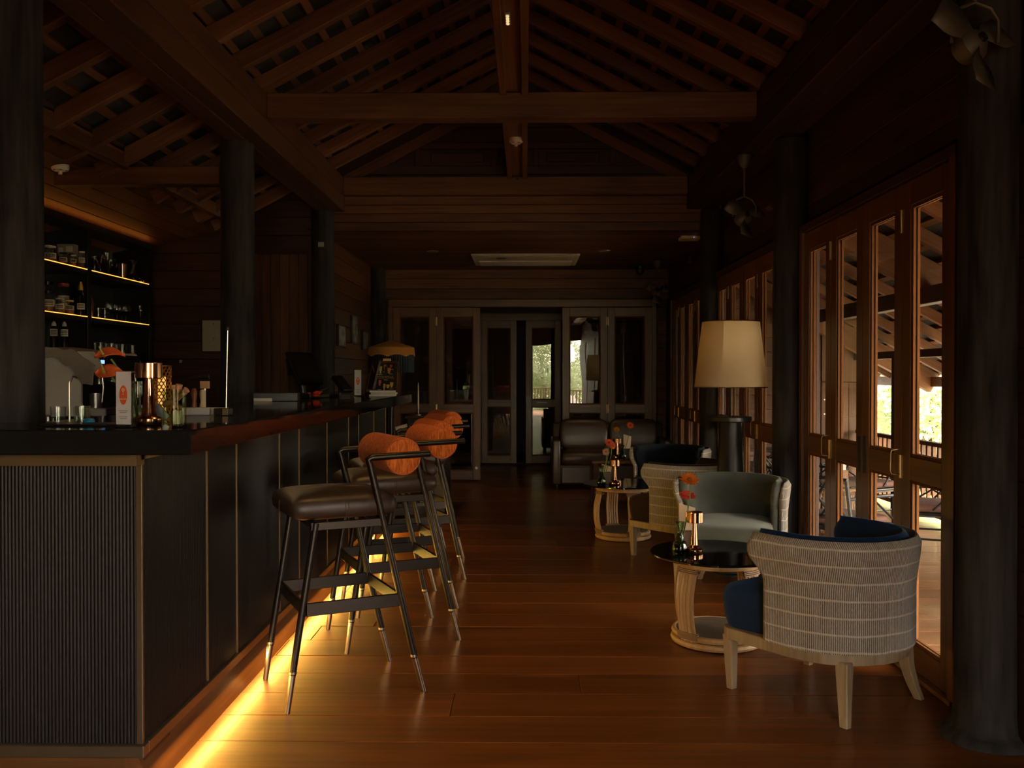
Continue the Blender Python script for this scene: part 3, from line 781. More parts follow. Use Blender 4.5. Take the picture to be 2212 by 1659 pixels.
def bottle(label, x, y, z, r, h, mat, cap, lab=None, group='bottles on the back bar shelves', neck=.3, capz=.12):
    o = thing('bottle', label, 'bottle', (x, y, z), 0, group)
    MB().lathe([(0,0),(r,0),(r,h*(.85-neck)),(r*.85,h*(.9-neck)),(r*.36,h*(1-neck*.75)),(r*.33,h*(1-capz)),(0,h*(1-capz))], 14).build('body', mat, o, smooth=True)
    MB().lathe([(0,h*(1-capz)),(r*.55,h*(1-capz)),(r*.5,h*(1-capz*.5)),(r*.2,h),(0,h)], 12).build('cap', cap, o, smooth=True)
    if lab: face_label(o, r, h*lab[0], h*lab[1])
    return o
bottle('dark syrup bottle with yellow squeeze cap and white label', -3.258, 6.54, Z2, .030, .25, M_dkliq, M_yel, (.18, .36), capz=.25)
bottle('slim dark green bottle beside the yellow capped bottle', -3.32, 6.56, Z2, .024, .235, M_green, M_dkliq)
bottle('left one of two dark bottles with white labels on the low shelf', -3.40, 6.43, Z3, .028, .285, M_dkliq, M_lidw, (.62, .80), neck=.12)
bottle('right one of two dark bottles with white labels on the low shelf', -3.36, 6.50, Z3, .028, .285, M_dkliq, M_lidw, (.62, .80), neck=.12)
# right hand bay
def gobj(name, label, cat, prof, x, y, z, mat, group='glasses on the back bar shelves', n=18):
    o = MB().lathe(prof, n).build(name, mat, loc=(x, y, z), smooth=True)
    return tag(o, label, cat, group)
def wineglass(s, bowl=.035, h=.19):
    return [(0,0),(.03*s,0),(.03*s,.003),(.005,.008),(.004,h*.42),(.012,h*.46),(bowl,h*.62),(bowl*1.02,h*.75),(bowl*.82,h),(bowl*.80,h),(bowl*.98,h*.75),(bowl*.94,h*.63),(.01,h*.49),(0,h*.485)]
def martini(r=.05, h=.15):
    return [(0,0),(.03,0),(.03,.003),(.004,.008),(.004,h*.5),(r,h),(r-.002,h),(0,h*.53)]
def tumbler(r=.035, h=.09):
    return [(0,0),(r*.88,0),(r,h),(r-.002,h),(r*.86,.008),(0,.008)]
gobj('glass_jug', 'glass jug with curled lip at the left of the top right shelf', 'jug', [(0,0),(.035,0),(.04,.04),(.034,.12),(.038,.15),(.036,.15),(.032,.12),(.037,.04),(.03,.006),(0,.006)], -3.40, 7.04, Z1, M_clear)
gobj('martini_glass', 'left martini glass glowing on the top right shelf', 'glass', martini(), -3.36, 7.06, Z1, M_clear)
gobj('martini_glass', 'right martini glass glowing on the top right shelf', 'glass', martini(), -3.36, 7.20, Z1, M_clear)
gobj('balloon_glass', 'big balloon wine glass standing highest on the top right shelf', 'glass', wineglass(1.2, .052, .24), -3.47, 7.42, Z1, M_clear)
gobj('wine_glass', 'wine glass in front of the big balloon glass on the top right shelf', 'glass', wineglass(1, .036, .15), -3.34, 7.22, Z1, M_clear)
tag(MB().lathe([(0,0),(.028,0),(.034,.13),(.032,.13),(.026,.006),(0,.006)], 18).build('copper_tumbler', M_copper, loc=(-3.31, 7.34, Z1), smooth=True), 'tall copper tumbler left of the decanter', 'tumbler')
gobj('decanter', 'wide bottomed clear decanter at the right of the top right shelf', 'decanter', [(0,0),(.075,0),(.085,.012),(.08,.03),(.03,.075),(.016,.11),(.016,.14),(.034,.18),(.032,.18),(.014,.14),(.014,.11),(.027,.073),(.076,.028),(.07,.006),(0,.006)], -3.30, 7.52, Z1, M_clear)
tag(MB().lathe([(0,0),(.026,0),(.032,.10),(.028,.12),(.018,.15),(.014,.165),(0,.17)], 16).build('cocktail_shaker', M_copper, loc=(-3.33, 6.83, Z2), smooth=True), 'copper cocktail shaker at the left of the middle right shelf', 'shaker')
gobj('tumbler', 'left short tumbler on the middle right shelf beside the shaker', 'glass', tumbler(), -3.34, 6.98, Z2, M_clear)
gobj('tumbler', 'right short tumbler on the middle right shelf next to the stemmed glasses', 'glass', tumbler(.034, .095), -3.35, 7.11, Z2, M_clear)
mids = [(-3.34, 7.18, 'first'), (-3.42, 7.40, 'second'), (-3.33, 7.28, 'third'), (-3.40, 7.52, 'fourth'), (-3.32, 7.42, 'fifth')]
for x, y, w in mids: gobj('stemmed_glass', '%s round stemmed glass from the left on the middle right shelf' % w, 'glass', wineglass(1, .042, .15), x, y, Z2, M_clear)
gobj('champagne_glass', 'slim stemmed glass at the right end of the middle right shelf', 'glass', wineglass(1, .026, .16), -3.275, 7.60, Z2, M_clear)
for i in range(8):
    gobj('upturned_glass', '%s upturned glass from the left on the low right shelf' % ('first','second','third','fourth','fifth','sixth','seventh','eighth')[i], 'glass', tumbler(.034, .15)[::1], -3.40+(i % 2)*.09, 6.86+i*.093, Z3, M_clear, 'upturned glasses on the low shelf')

# ------------------------------------------------------------------ coffee machine on the back counter
M_enam = plain('cream_enamel', (.74, .68, .57), .35, spec=.5)
cm = thing('coffee_machine', 'cream coffee machine with dark steel front on the back counter', 'coffee machine', (-3.135, 5.88, .9405)); cm.scale = (.86, .9, .945)
side = [(-.10,.045),(.42,.045),(.42,.10),(.24,.105),(.235,.14),(.235,.30),(.25,.345),(.38,.36),(.38,.43),(.33,.50),(-.10,.50)]
for y in (0, .70):
    MB().prism(side, y, y+.035, 'y').build('side_panel', M_enam, cm, bevel=.006)
MB().box(-.08, .22, .035, .70, .06, .48).build('body', M_black, cm)
MB().box(.20, .40, .035, .70, .055, .09).build('drip_tray', M_steel, cm)
MB().box(.20, .375, .035, .70, .365, .48).build('head_cover', M_black, cm)
for y in (.16, .36, .56):
    g = MB().lathe([(0,0),(.035,0),(.035,.05),(.028,.06),(.028,.10),(0,.10)], 14).build('group_head', M_steel, cm, loc=(.30, y, .27), smooth=True)
    MB().tube([(0,0,.02),(.12,-.02,.005),(.17,-.03,-.01)], [.008,.01,.012], 8).build('portafilter_handle', M_black, g, smooth=True)
for y in (.08, .64): MB().tube([(.36,y,.34),(.37,y,.25),(.36,y,.14)], .006, 6).build('steam_wand', M_steel, cm, smooth=True)
MB().box(.376, .381, .03, .08, .415, .44).build('display', plain('blue_display', (.2, .4, 1), .4, emit=(.25, .45, 1.0), es=2.2), cm)
for x in (-.05, .36):
    for y in (.05, .66): MB().lathe([(0,0),(.02,0),(.016,.05),(0,.05)], 10).build('foot', M_steel, cm, loc=(x, y, 0))
MB().lathe([(0,0),(.045,0),(.048,.11),(.044,.11),(.042,.004),(0,.004)], 16).build('milk_jug', M_steel, cm, loc=(.30, .10, .095), smooth=True)
# cloth over the machine
m = MB(); nx, ny = 22, 14
random.seed(4)
for j in range(ny+1):
    for i in range(nx+1):
        u, v = i/nx, j/ny
        x = -.11 + .46*u; y = -.03 + .72*v
        zt = .506 + .012*math.sin(u*11+v*3)**2 + .006*math.sin(u*23+v*7) + .02*max(0, 1-abs(u-.2)/.2)
        zt -= .30*max(0, u-.62)
        if j == 0: zt -= .055 + .02*math.sin(u*14) + .10*max(0, 1-abs(u-.80)/.20) + .06*u
        if j == 1: y = -.012
        m.v.append((x, y - (.012 if j == 0 else 0), zt))
for j in range(ny):
    for i in range(nx): m.f.append((j*(nx+1)+i, j*(nx+1)+i+1, (j+1)*(nx+1)+i+1, (j+1)*(nx+1)+i))
ct = m.build('dust_cloth', plain('linen_cloth', (.42, .36, .27), .9, noise=.25, nscale=60), loc=(-3.135, 5.88, .9405), smooth=60); ct.scale = (.86, .9, .945)
so_ = ct.modifiers.new('thick', 'SOLIDIFY'); so_.thickness = .004; so_.offset = 1
tag(ct, 'crumpled beige dust cloth draped over the coffee machine', 'cloth')

# ------------------------------------------------------------------ things on the bar
CT = 1.1005
def wifi_sign(label, x, y, rz, w=.058, h=.172):
    o = thing('table_sign', label, 'sign', (x, y, CT), rz)
    MB().box(-w/2, w/2, -.012, .012, 0, h).build('acrylic_block', M_clear, o, bevel=.002)
    MB().box(-w/2-.004, w/2+.004, -.03, .03, -.0003, .003).build('foot', M_clear, o)
    MB().box(-w/2+.006, w/2-.006, -.0145, -.0125, .008, h-.006).build('paper', plain('sign_paper', (.60, .57, .55), .7), o)
    org = plain('sign_orange', (.62, .10, .02), .6)
    m = MB(); n = 28; cz = h*.56
    m.v = [(.0135*1.0*math.cos(2*PI*i/n), -.0150, cz+.029*math.sin(2*PI*i/n)) for i in range(n)]; m.f = [tuple(range(n))]
    m.build('badge', org, o)
    wht = plain('sign_white', (.75, .70, .66), .6)
    m = MB()
    for r in (.0035, .0065, .0095):
        k = len(m.v); q = 9
        for i in range(q):
            a = PI*.25 + PI*.5*i/(q-1)
            m.v += [(r*.8*math.cos(a), -.0155, cz+.004+r*1.5*math.sin(a)), ((r+.0014)*.8*math.cos(a), -.0155, cz+.004+(r+.0014)*1.5*math.sin(a))]
        m.f += [(k+2*i, k+2*i+1, k+2*i+3, k+2*i+2) for i in range(q-1)]
    k = len(m.v); m.v += [(.0015*math.cos(2*PI*i/8), -.0155, cz+.003+.0022*math.sin(2*PI*i/8)) for i in range(8)]; m.f.append(tuple(range(k, k+8)))
    m.build('wifi_symbol', wht, o)
    txt('FREE WIFI', .0052, wht, o, (0, -.0155, cz-.0125))
    m = MB()
    for z, ww in ((.048, .032), (.043, .024), (.030, .028), (.025, .022)): m.box(-ww/2, ww/2, -.0152, -.0148, z, z+.002)
    m.build('small_print', plain('sign_print', (.25, .24, .25), .7), o)
    return o
def txt(s, size, mat, parent, loc, rot=(PI/2, 0, 0), name='lettering'):
    c = bpy.data.curves.new(name, 'FONT'); c.body = s; c.size = size; c.align_x = 'CENTER'; c.align_y = 'CENTER'; c.extrude = .0001
    c.materials.append(mat)
    t = bpy.data.objects.new('lettering_curve', c)
    me = bpy.data.meshes.new_from_object(t); me.name = name; bpy.data.objects.remove(t)
    return link(name, me, parent, loc, rot)
wifi_sign('acrylic sign with orange wifi badge beside the copper lamp', -1.203, 2.69, R(-12), .062)
def copper_lamp(label, x, y, z, s=1.0, stem=.018):
    o = thing('table_lamp', label, 'lamp', (x, y, z)); o.scale = (s, s, s)
    MB().lathe([(0,0),(.039,0),(.040,.002),(.040,.020),(.036,.024),(.024,.030),(0,.030)], 32).build('base', M_copper, o, smooth=30)
    MB().lathe([(0,.028),(.025,.028),(stem+.003,.040),(stem*.75,.150),(0,.150)], 28).build('stem', M_copper, o, smooth=30)
    MB().lathe([(0,.146),(.036,.146),(.040,.148),(.040,.193),(.038,.195),(0,.195)], 32).build('lamp_head', M_copper, o, smooth=30)
    return o
copper_lamp('copper rechargeable lamp on the near end of the bar', -1.177, 2.79, CT)
# anthuriums in a vase
av = thing('flower_vase', 'clear glass vase of anthurium stems behind the wifi sign', 'vase', (-1.318, 3.05, CT))
MB().lathe([(0,0),(.028,0),(.030,.003),(.030,.135),(.028,.135),(.027,.01),(0,.01)], 18).build('glass', M_clear, av, smooth=True)
M_stem = plain('stem_green', (.10, .20, .04), .5)
M_anth = plain('anthurium_orange', (.72, .13, .035), .32, spec=.5, coat=.3)
def spathe(label, loc, rot, s):
    o = thing('anthurium', label, 'flower', loc)
    m = MB(); nu, nv = 10, 8
    for i in range(nu+1):
        for j in range(nv+1):
            u = i/nu; v = j/nv*2-1
            w = math.sin(PI*min(1, u**.62))*.5
            m.v.append(((u-.35)*s, v*w*s*.95*(1 if u > .12 else .9), (.10*v*v + .16*math.sin(u*2.6) - .10*u*u)*s))
    for i in range(nu):
        for j in range(nv): m.f.append((i*(nv+1)+j, (i+1)*(nv+1)+j, (i+1)*(nv+1)+j+1, i*(nv+1)+j+1))
    p = m.build('spathe', M_anth, o, rot=rot, smooth=True)
    md = p.modifiers.new('thick', 'SOLIDIFY'); md.thickness = .0015
    MB().tube([(0,0,.01*s),(-.10*s,.05*s,.20*s),(-.16*s,.05*s,.42*s)], [.05*s,.045*s,.02*s], 8).build('spadix', plain('spadix_green', (.30, .33, .06), .5), o, rot=rot, smooth=True)
    return o
a1 = spathe('upper orange anthurium bloom above the coffee machine front', (-1.436, 3.05, 1.316), (R(22), R(-4), R(15)), .098)
MB().tube([(.02,.0,-.005),(.060,.0,-.06),(.100,.0,-.12),(.112,0,-.20)], .0035, 6).build('stalk', M_stem, a1, smooth=True)
a2 = spathe('lower orange anthurium bloom tucked behind the wifi sign', (-1.420, 3.02, 1.252), (R(28), R(6), R(20)), .105)
MB().tube([(.02,0,-.005),(.060,.02,-.05),(.085,.03,-.10),(.094,.03,-.14)], .0035, 6).build('stalk', M_stem, a2, smooth=True)
MB().tube([(.03,.03,.008),(.03,.03,.12)], .003, 6).tube([(-.01,-.01,.008),(.0,.0,.125)], .003, 6).build('stems', M_stem, av, loc=(-.012, -.012, 0), smooth=True)
# filigree candle holder
M_gold = plain('gold_filigree', (.70, .42, .12), .3, metal=1)
vh = thing('candle_holder', 'gold filigree candle holder glowing behind the copper lamp', 'candle holder', (-1.344, 3.30, CT))
m = MB(); n, k = 28, 15; r, h0, h1 = .033, .012, .19
def cp_(i, j): a = 2*PI*i/n; return Vector((r*math.cos(a), r*math.sin(a), h0+(h1-h0)*j/k))
for j in range(k):
    for i in range(n):
        if (i+j) % 2: continue
        # star shaped cut-outs: lattice of crossed ribs
        m.tube([cp_(i, j), cp_(i+1, j+1)], .0016, 4, cap=False); m.tube([cp_(i+1, j), cp_(i, j+1)], .0016, 4, cap=False)
        if (i//2+j) % 2: m.tube([cp_(i, j), cp_(i+2, j)], .0013, 4, cap=False)
m.build('lattice', M_gold, vh)
MB().lathe([(0,0),(.034,0),(.034,.012),(0,.012)], 24).ring((0,0,h1), .033, .0025, 28, 6).build('rim', M_gold, vh, smooth=True)
MB().lathe([(0,.012),(.014,.012),(.014,.15),(0,.15)], 12).build('candle', plain('candle_glow', (1, .7, .3), .6, emit=(1, .50, .12), es=1.3), vh, smooth=True)
# leaning tablet
tb = thing('card_terminal', 'slim dark device leaning beside the copper lamp', 'device', (-1.245, 3.0, CT), R(20))
MB().obox((0,0,.035), (.05,.008,.09), (0, R(-42), 0)).build('screen', plain('device_grey', (.10, .10, .11), .25, metal=.4), tb, bevel=.002)
MB().obox((-.01,0,.004), (.07,.05,.008)).build('stand', M_black, tb)
# glass of corks
cv = thing('cork_jar', 'clear cylindrical glass holding wine corks on the bar', 'jar', (-1.045, 2.66, CT))
MB().lathe([(0,0),(.0335,0),(.034,.002),(.034,.114),(.032,.114),(.0315,.008),(0,.008)], 28).build('glass', glassmat('green_tint_glass', (.80, .86, .74), 1.5), cv, smooth=30)
M_cork = plain('cork', (.46, .21, .10), .8, noise=.5, nscale=120)
for i, (dx, dy, dz, rx, ry, hl) in enumerate(((-.006,.014,.118,.1,-.1,'leftmost cork standing out of the jar'), (.006,.012,.120,.1,.25,'middle cork leaning in the jar'), (.022,.006,.112,.2,.9,'tilted cork on the right of the jar'), (-.012,-.006,.085,.3,1.4,'cork lying across the upper part of the jar'), (.008,-.004,.075,1.4,.4,'cork below the others inside the jar'))):
    tag(MB().lathe([(0,-.021),(.010,-.021),(.010,.021),(0,.021)], 12).build('cork', M_cork, loc=(-1.045+dx*.9, 2.66+dy, CT+dz-.012), rot=(rx, ry, 0), smooth=40), hl, 'cork', 'wine corks in the glass')
MB().box(-.012,.012,-.004,.004,.01,.05).build('paper_slip', M_label, cv, loc=(.008,0,0))
# mills, little tool, napkin boxes
def mill(label, x, y, mat, h=.10):
    o = thing('pepper_mill', label, 'mill', (x, y, CT))
    MB().lathe([(0,.012),(.014,.012),(.012,.03),(.009,.045),(.012,.065),(.013,.08),(.010,.092),(.006,h),(0,h)], 16).build('body', mat, o, smooth=True)
    MB().lathe([(0,0),(.0145,0),(.0145,.013),(0,.013)], 16).build('metal_base', M_steel, o, smooth=30)
    return o
mill('reddish brown wooden pepper mill behind the cork jar', -1.402, 3.78, plain('red_wood', (.20, .055, .02), .4))
mill('pale cream salt mill beside the brown pepper mill', -1.362, 3.77, plain('pale_wood', (.55, .42, .27), .5), .095)
bt = thing('bar_tool', 'small steel bar tool with wooden block and black handle', 'tool', (-1.385, 3.86, CT))
MB().tube([(0,0,.0),(0,0,.105)], .0045, 8).build('rod', M_steel, bt, smooth=True)
MB().box(-.018,.018,-.012,.012,.098,.13).build('block', plain('pale_block', (.45, .25, .12), .6), bt, bevel=.002)
MB().tube([(-.065,0,.142),(.018,0,.148)], .011, 10).build('handle', M_black, bt, smooth=True)
MB().lathe([(0,0),(.022,0),(.022,.004),(0,.004)], 14).build('foot', M_steel, bt)
tag(MB().box(-.065,.065,-.045,.045,0,.028).build('napkin_box', plain('grey_card', (.42, .40, .37), .7), loc=(-1.30, 3.50, CT), rot=(0,0,R(12)), bevel=.002), 'low pale grey box behind the cork jar', 'box')
nk = thing('napkin_stack', 'stack of white paper napkins beside the black spike base', 'napkins', (-1.225, 3.55, CT), R(14))
for i in range(3): MB().box(-.04,.04,-.04,.04,i*.009,i*.009+.008).build('napkin', M_white, nk, bevel=.001)
sk = thing('receipt_spike', 'tall thin receipt spike with black knob on a black base', 'receipt spike', (-1.17, 3.46, CT), R(-12))
MB().box(-.03,.03,-.02,.02,0,.028).build('base', M_black, sk, bevel=.002)
MB().box(.009,.031,-.022,-.0195,.002,.027).build('metal_plate', M_steel, sk)
MB().tube([(.012,0,.028),(.02,0,.33)], .0022, 6).build('spike', M_steel, sk, smooth=True)
MB().lathe([(0,-.008),(.006,-.004),(.007,.002),(.004,.008),(0,.009)], 10).build('knob', M_black, sk, loc=(.02, 0, .335), smooth=True)
# glasses and mat near the column
for i, (x, y) in enumerate(((-1.50, 2.86), (-1.455, 2.93), (-1.42, 2.85))):
    tag(MB().lathe(tumbler(.024, .055), 18).build('tumbler', M_clear, loc=(x, y, CT), smooth=True), ('leftmost small tumbler beside the column on the bar', 'middle small tumbler beside the column, set farther back', 'right hand small tumbler beside the column on the bar')[i], 'glass', 'small tumblers by the column')
tag(MB().tube([(0,0,0),(0,0,.13),(.012,0,.15),(.03,0,.145)], .004, 8).build('tap', M_steel, loc=(-1.545, 3.02, CT), smooth=True), 'slim curved steel tap beside the column', 'tap')
bm_ = thing('bar_mat', 'black rubber bar mat with blue lettering on the counter', 'mat', (-1.35, 2.78, CT), R(0))
MB().box(-.15,.10,-.05,.06,0,.006).build('mat', M_black, bm_, bevel=.002)
txt('House', .026, plain('mat_blue', (.03, .13, .55), .5, emit=(.03,.12,.5), es=.0), bm_, (.045, -.02, .0063), (0,0,0))
tag(MB().lathe([(0,0),(.016,0),(.018,.006),(.012,.012),(0,.013)], 12).build('blue_cap', plain('blue_plastic', (.02, .22, .42), .4), loc=(-1.385, 2.83, CT+.0065), smooth=True), 'small blue cap lying on the bar mat', 'cap')

# far end of the counter
lt = M_black
pos = thing('till', 'black touch screen till with tilted screen on the far counter', 'till', (-1.50, 6.15, CT), R(75))
MB().box(-.14,.14,-.10,.10,0,.03).build('base', M_black, pos, bevel=.004)
MB().tube([(0,.03,.03),(0,.05,.16)], .022, 10).build('neck', M_black, pos, smooth=True)
MB().obox((0,.02,.20), (.32,.03,.24), (R(-24),0,0)).build('screen', plain('screen_black', (.006,.006,.007), .12, spec=.6), pos, bevel=.005)
MB().obox((0,.10,.21), (.18,.02,.12), (R(-10),0,0)).build('rear_display', M_black, pos, bevel=.004)
pr = thing('card_reader', 'small black card reader on an arm beside the far till', 'device', (-1.32, 6.45, CT), R(50))
MB().obox((0,0,.09), (.09,.03,.17), (R(-52),0,0)).build('keypad', M_black, pr, bevel=.004)
MB().tube([(0,.03,0),(0,.03,.08)], .012, 8).box(-.05,.05,-.03,.08,0,.012).build('arm', M_black, pr)
bx2 = thing('tray', 'black lidded tray on the counter behind the till', 'tray', (-1.50, 5.40, CT), R(8))
MB().box(-.13,.13,-.07,.07,0,.05).build('tray_body', M_black, bx2, bevel=.003)
MB().box(-.125,-.02,-.074,-.070,.0,.018).build('white_edge', M_white, bx2)
# red flower cluster
rf = thing('red_flower', 'cluster of small red blossoms lying on the far counter', 'flower', (-1.40, 6.0, CT))
m = MB(); random.seed(9)
for i in range(16):
    a = random.uniform(0, 6.28); q = random.uniform(0, .045)
    m.lathe([(0,-.008),(.010,-.004),(.014,.004),(.008,.010),(0,.008)], 7, c=(q*math.cos(a)*1.2, q*math.sin(a), .014+random.uniform(0,.03)))
m.build('petals', plain('red_petal', (.62, .05, .015), .5), rf, smooth=True)
MB().tube([(0,0,.01),(.03,0,.05),(.07,.0,.07)], .002, 5).build('stem', M_stem, rf)
wifi_sign('second acrylic wifi sign at the far end of the bar', -1.235, 6.62, R(-4), .062, .20)
# menu easels
def easel(label, x, y, rz, w, h, poster):
    o = thing('menu_board', label, 'menu board', (x, y, CT), rz)
    tilt = Matrix.Rotation(R(-14), 4, 'X')
    def part(mb, name, mat, par=o):
        mb.v = [tuple(tilt @ Vector(v)) for v in mb.v]; return mb.build(name, mat, par)
    part(MB().box(-w/2,w/2,-.008,.008,.0,.022).box(-w/2,w/2,-.008,.008,h-.02,h).box(-w/2,-w/2+.018,-.008,.008,.022,h-.02).box(w/2-.018,w/2,-.008,.008,.022,h-.02), 'frame', M_dkz)
    part(MB().box(-w/2+.018,w/2-.018,-.002,.006,.022,h-.02), 'sheet', plain('menu_black', (.010,.009,.008), .4))
    MB().obox((0, h*.25, h*.42), (.02, .012, h*.86), (R(18), 0, 0)).build('prop', M_dkz, o)
    if poster:
        M = Matrix.Rotation(R(-14), 4, 'X')
        p = M @ Vector((0, -.0035, h*.52))
        t = txt('COCKTAIL', .026, plain('poster_gold', (.50, .27, .05), .5), o, p, (PI/2-R(14), 0, 0))
        cols = [((.62,.50,.15),-.045,.74,.010,.030), ((.60,.22,.06),-.012,.82,.010,.020), ((.50,.06,.03),.035,.85,.010,.012), ((.62,.30,.06),.022,.72,.012,.022),
                ((.55,.10,.10),-.045,.36,.010,.022), ((.62,.36,.06),-.008,.24,.009,.026), ((.70,.46,.12),.020,.26,.012,.015), ((.66,.38,.04),.048,.30,.012,.022), ((.55,.16,.02),-.002,.10,.010,.008)]
        for i, (c, px, pz, ww, hh) in enumerate(cols):
            mm = MB().box(px-ww,px+ww,-.0032,-.0022,pz*h-hh*.2,pz*h+hh).box(px-ww*.6,px+ww*.6,-.0032,-.0022,pz*h-hh*.9,pz*h-hh*.2)
            part(mm, 'printed_drink', plain('poster_tone_%d' % i, c, .5))
        mm = MB()
        for px, pz in ((-.045,.60),(-.01,.68),(.035,.62),(.04,.75),(-.045,.16),(.02,.14),(.048,.18),(0,.445)): mm.box(px-.014,px+.014,-.003,-.0022,pz*h,pz*h+.003)
        part(mm, 'small_print', M_label)
    return o
e1 = easel('dark framed cocktail menu board with pictured drinks at the far counter', -1.07, 6.82, R(-6), .18, .27, True)
e2 = easel('narrow dark menu board standing side on left of the cocktail board', -1.20, 6.85, R(-62), .17, .27, False)
MB().box(-.05,.05,-.0095,-.002,.03,.045).build('white_strip', M_label, e2, rot=(R(-14),0,0))
tag(MB().box(-.03,.03,-.006,.006,0,.02).build('clip_light', plain('warm_card', (.75,.50,.20), .5), e1, loc=(0, .066, .262)), 'cream clip on top of the board')
for i, (dx, z) in enumerate(((.0, 0), (.01, .014), (.0, .028))):
    tag(MB().box(-.09,.09,-.06,.06,0,.013).build('menu_book', M_white if i != 1 else M_label, loc=(-1.06+dx, 6.66, CT+z), rot=(0,0,R(-4+3*i)), bevel=.001),
        ('bottom book of the small white stack before the cocktail board', 'middle book of the small white stack before the cocktail board', 'top book of the small white stack before the cocktail board')[i], 'book', 'menu books on the far counter')
# yellow fringed lamp beyond the counter
yl = thing('fringed_lamp', 'fringed lamp with mustard scalloped top and navy skirt beyond the bar', 'lamp', (-1.25, 8.35, 0))
M_must = plain('mustard_cloth', (.42, .19, .025), .85, noise=.2, nscale=40)
MB().lathe([(0,1.575),(.03,1.575),(.21,1.515),(.215,1.51),(.0,1.505)], 40).build('shade_top', M_must, yl, smooth=30)
m = MB(); n = 64
for i in range(n+1):
    a = 2*PI*i/n; zb = 1.425 + .02*abs(math.sin(a*4))*1.0
    for (rr, zz) in ((.213, 1.512), (.221, zb), (.217, zb), (.209, 1.505)): m.v.append((rr*math.cos(a), rr*math.sin(a), zz))
for i in range(n):
    for k in range(4): m.f.append((i*4+k, (i+1)*4+k, (i+1)*4+(k+1)%4, i*4+(k+1)%4))
m.build('scalloped_valance', M_must, yl, smooth=40)
M_navy = plain('navy_fringe', (.012, .020, .030), .85, noise=.5, nscale=80)
m = MB(); n = 72
for i in range(n):
    a = 2*PI*i/n
    m.tube([(.205*math.cos(a), .205*math.sin(a), 1.46), (.203*math.cos(a), .203*math.sin(a), 1.28)], .009, 4)
f = m.build('fringe', M_navy, yl); f['kind'] = 'stuff'
MB().lathe([(0,.0),(.14,0),(.14,.02),(.03,.04),(.02,.06),(.02,1.5),(0,1.5)], 20).build('stand', M_black, yl, smooth=True)
# service cabinet beyond the counter, with candle
sc = thing('service_cabinet', 'dark service cabinet between bar end and far doors', 'cabinet', (-1.24, 8.45, 0))
MB().box(-.42,-.18,-.25,.35,0,1.02).build('tall_side', M_shf, sc, bevel=.004)
MB().box(.16,.50,-.25,.45,.0,.86).build('low_side', M_shf, sc, bevel=.004)
MB().box(-.43,.52,-.27,.47,.86,.885).build('top_board', M_dkx, sc, bevel=.003) if False else MB().box(.14,.52,-.27,.47,.86,.885).build('top_board', M_dkx, sc, bevel=.003)
for z in (.35, .62): MB().box(.17,.49,-.262,-.25,z-.1,z+.12).build('drawer', M_shf, sc, bevel=.004)
ch = thing('candlestick', 'white taper candle in a slim steel candlestick by the far counter', 'candle', (-.99, 7.98+.3, .886))
MB().lathe([(0,0),(.03,0),(.03,.004),(.006,.012),(.005,.05),(.010,.06),(.010,.075),(0,.075)], 14).build('holder', M_steel, ch, smooth=True)
MB().lathe([(0,.07),(.009,.07),(.007,.26),(.002,.30),(0,.305)], 12).build('taper', plain('candle_wax', (.72,.62,.45), .5), ch, smooth=True)
ps = thing('paper_stack', 'rolled white papers lying on a dark stand past the bar end', 'papers', (-1.06, 7.75, .72))
MB().obox((0,0,.02), (.14,.10,.02), (.15,-.25,.3)).build('paper', M_white, ps)
MB().tube([(-.07,.04,.07),(.03,.06,.10)], .016, 8).build('paper_roll', M_dusty, ps, smooth=True)
st = thing('magazine_stand', 'low black stand holding folded papers past the bar end', 'stand', (-1.06, 7.78, 0))
MB().box(-.13,.13,-.12,.12,.68,.72).box(-.13,-.11,-.12,.12,0,.68).box(.11,.13,-.12,.12,0,.68).build('stand_body', M_black, st, bevel=.003)
MB().obox((.03,-.14,.62), (.16,.012,.09), (-.5,.2,.2)).build('folded_paper', M_label, st)

# wall items behind the bar
M_mat1 = plain('notice_paper', (.40, .36, .28), .6)
nf = thing('framed_notice', 'pale framed notice on the wall behind the black column', 'picture', (-2.725, 7.832, 1.60))
MB().box(-.11,.11,-.012,0,-.145,.145).build('frame', M_dkx, nf, bevel=.002)
MB().box(-.10,.10,-.014,-.012,-.135,.135).build('sheet', M_mat1, nf)
m = MB()
for z in (.098, -.03): m.add([(-.008,-.0150,z+.010),(.008,-.0150,z+.010),(0,-.0150,z)], [(0,1,2)]).box(-.001,.001,-.0150,-.0142,z-.010,z).box(-.005,.005,-.0150,-.0142,z-.012,z-.010)
m.build('glass_symbols', M_print, nf)
tag(MB().box(-.013,.013,-.008,0,-.013,.013).build('light_switch', M_white, loc=(-3.02, 7.832, 1.375), bevel=.002), 'small white switch on the dark wall behind the bar', 'switch')
def photo_mat(seed):
    m, nt, N, L, b = newmat('old_photo_%d' % seed)
    tc = N.new('ShaderNodeTexCoord'); mp = N.new('ShaderNodeMapping'); mp.inputs['Location'].default_value = (seed*3.1, seed*1.7, 0); mp.inputs['Scale'].default_value = (16, 16, 11)
    no = N.new('ShaderNodeTexNoise'); no.inputs['Detail'].default_value = 6; no.inputs['Scale'].default_value = 1
    cr = N.new('ShaderNodeValToRGB'); cr.color_ramp.elements[0].position = .42; cr.color_ramp.elements[1].position = .6
    cr.color_ramp.elements[0].color = (.03, .035, .035, 1); cr.color_ramp.elements[1].color = (.34, .35, .32, 1)
    L.new(tc.outputs['Object'], mp.inputs[0]); L.new(mp.outputs[0], no.inputs[0]); L.new(no.outputs[0], cr.inputs[0]); L.new(cr.outputs[0], b.inputs['Base Color']); b.inputs['Roughness'].default_value = .35
    return m
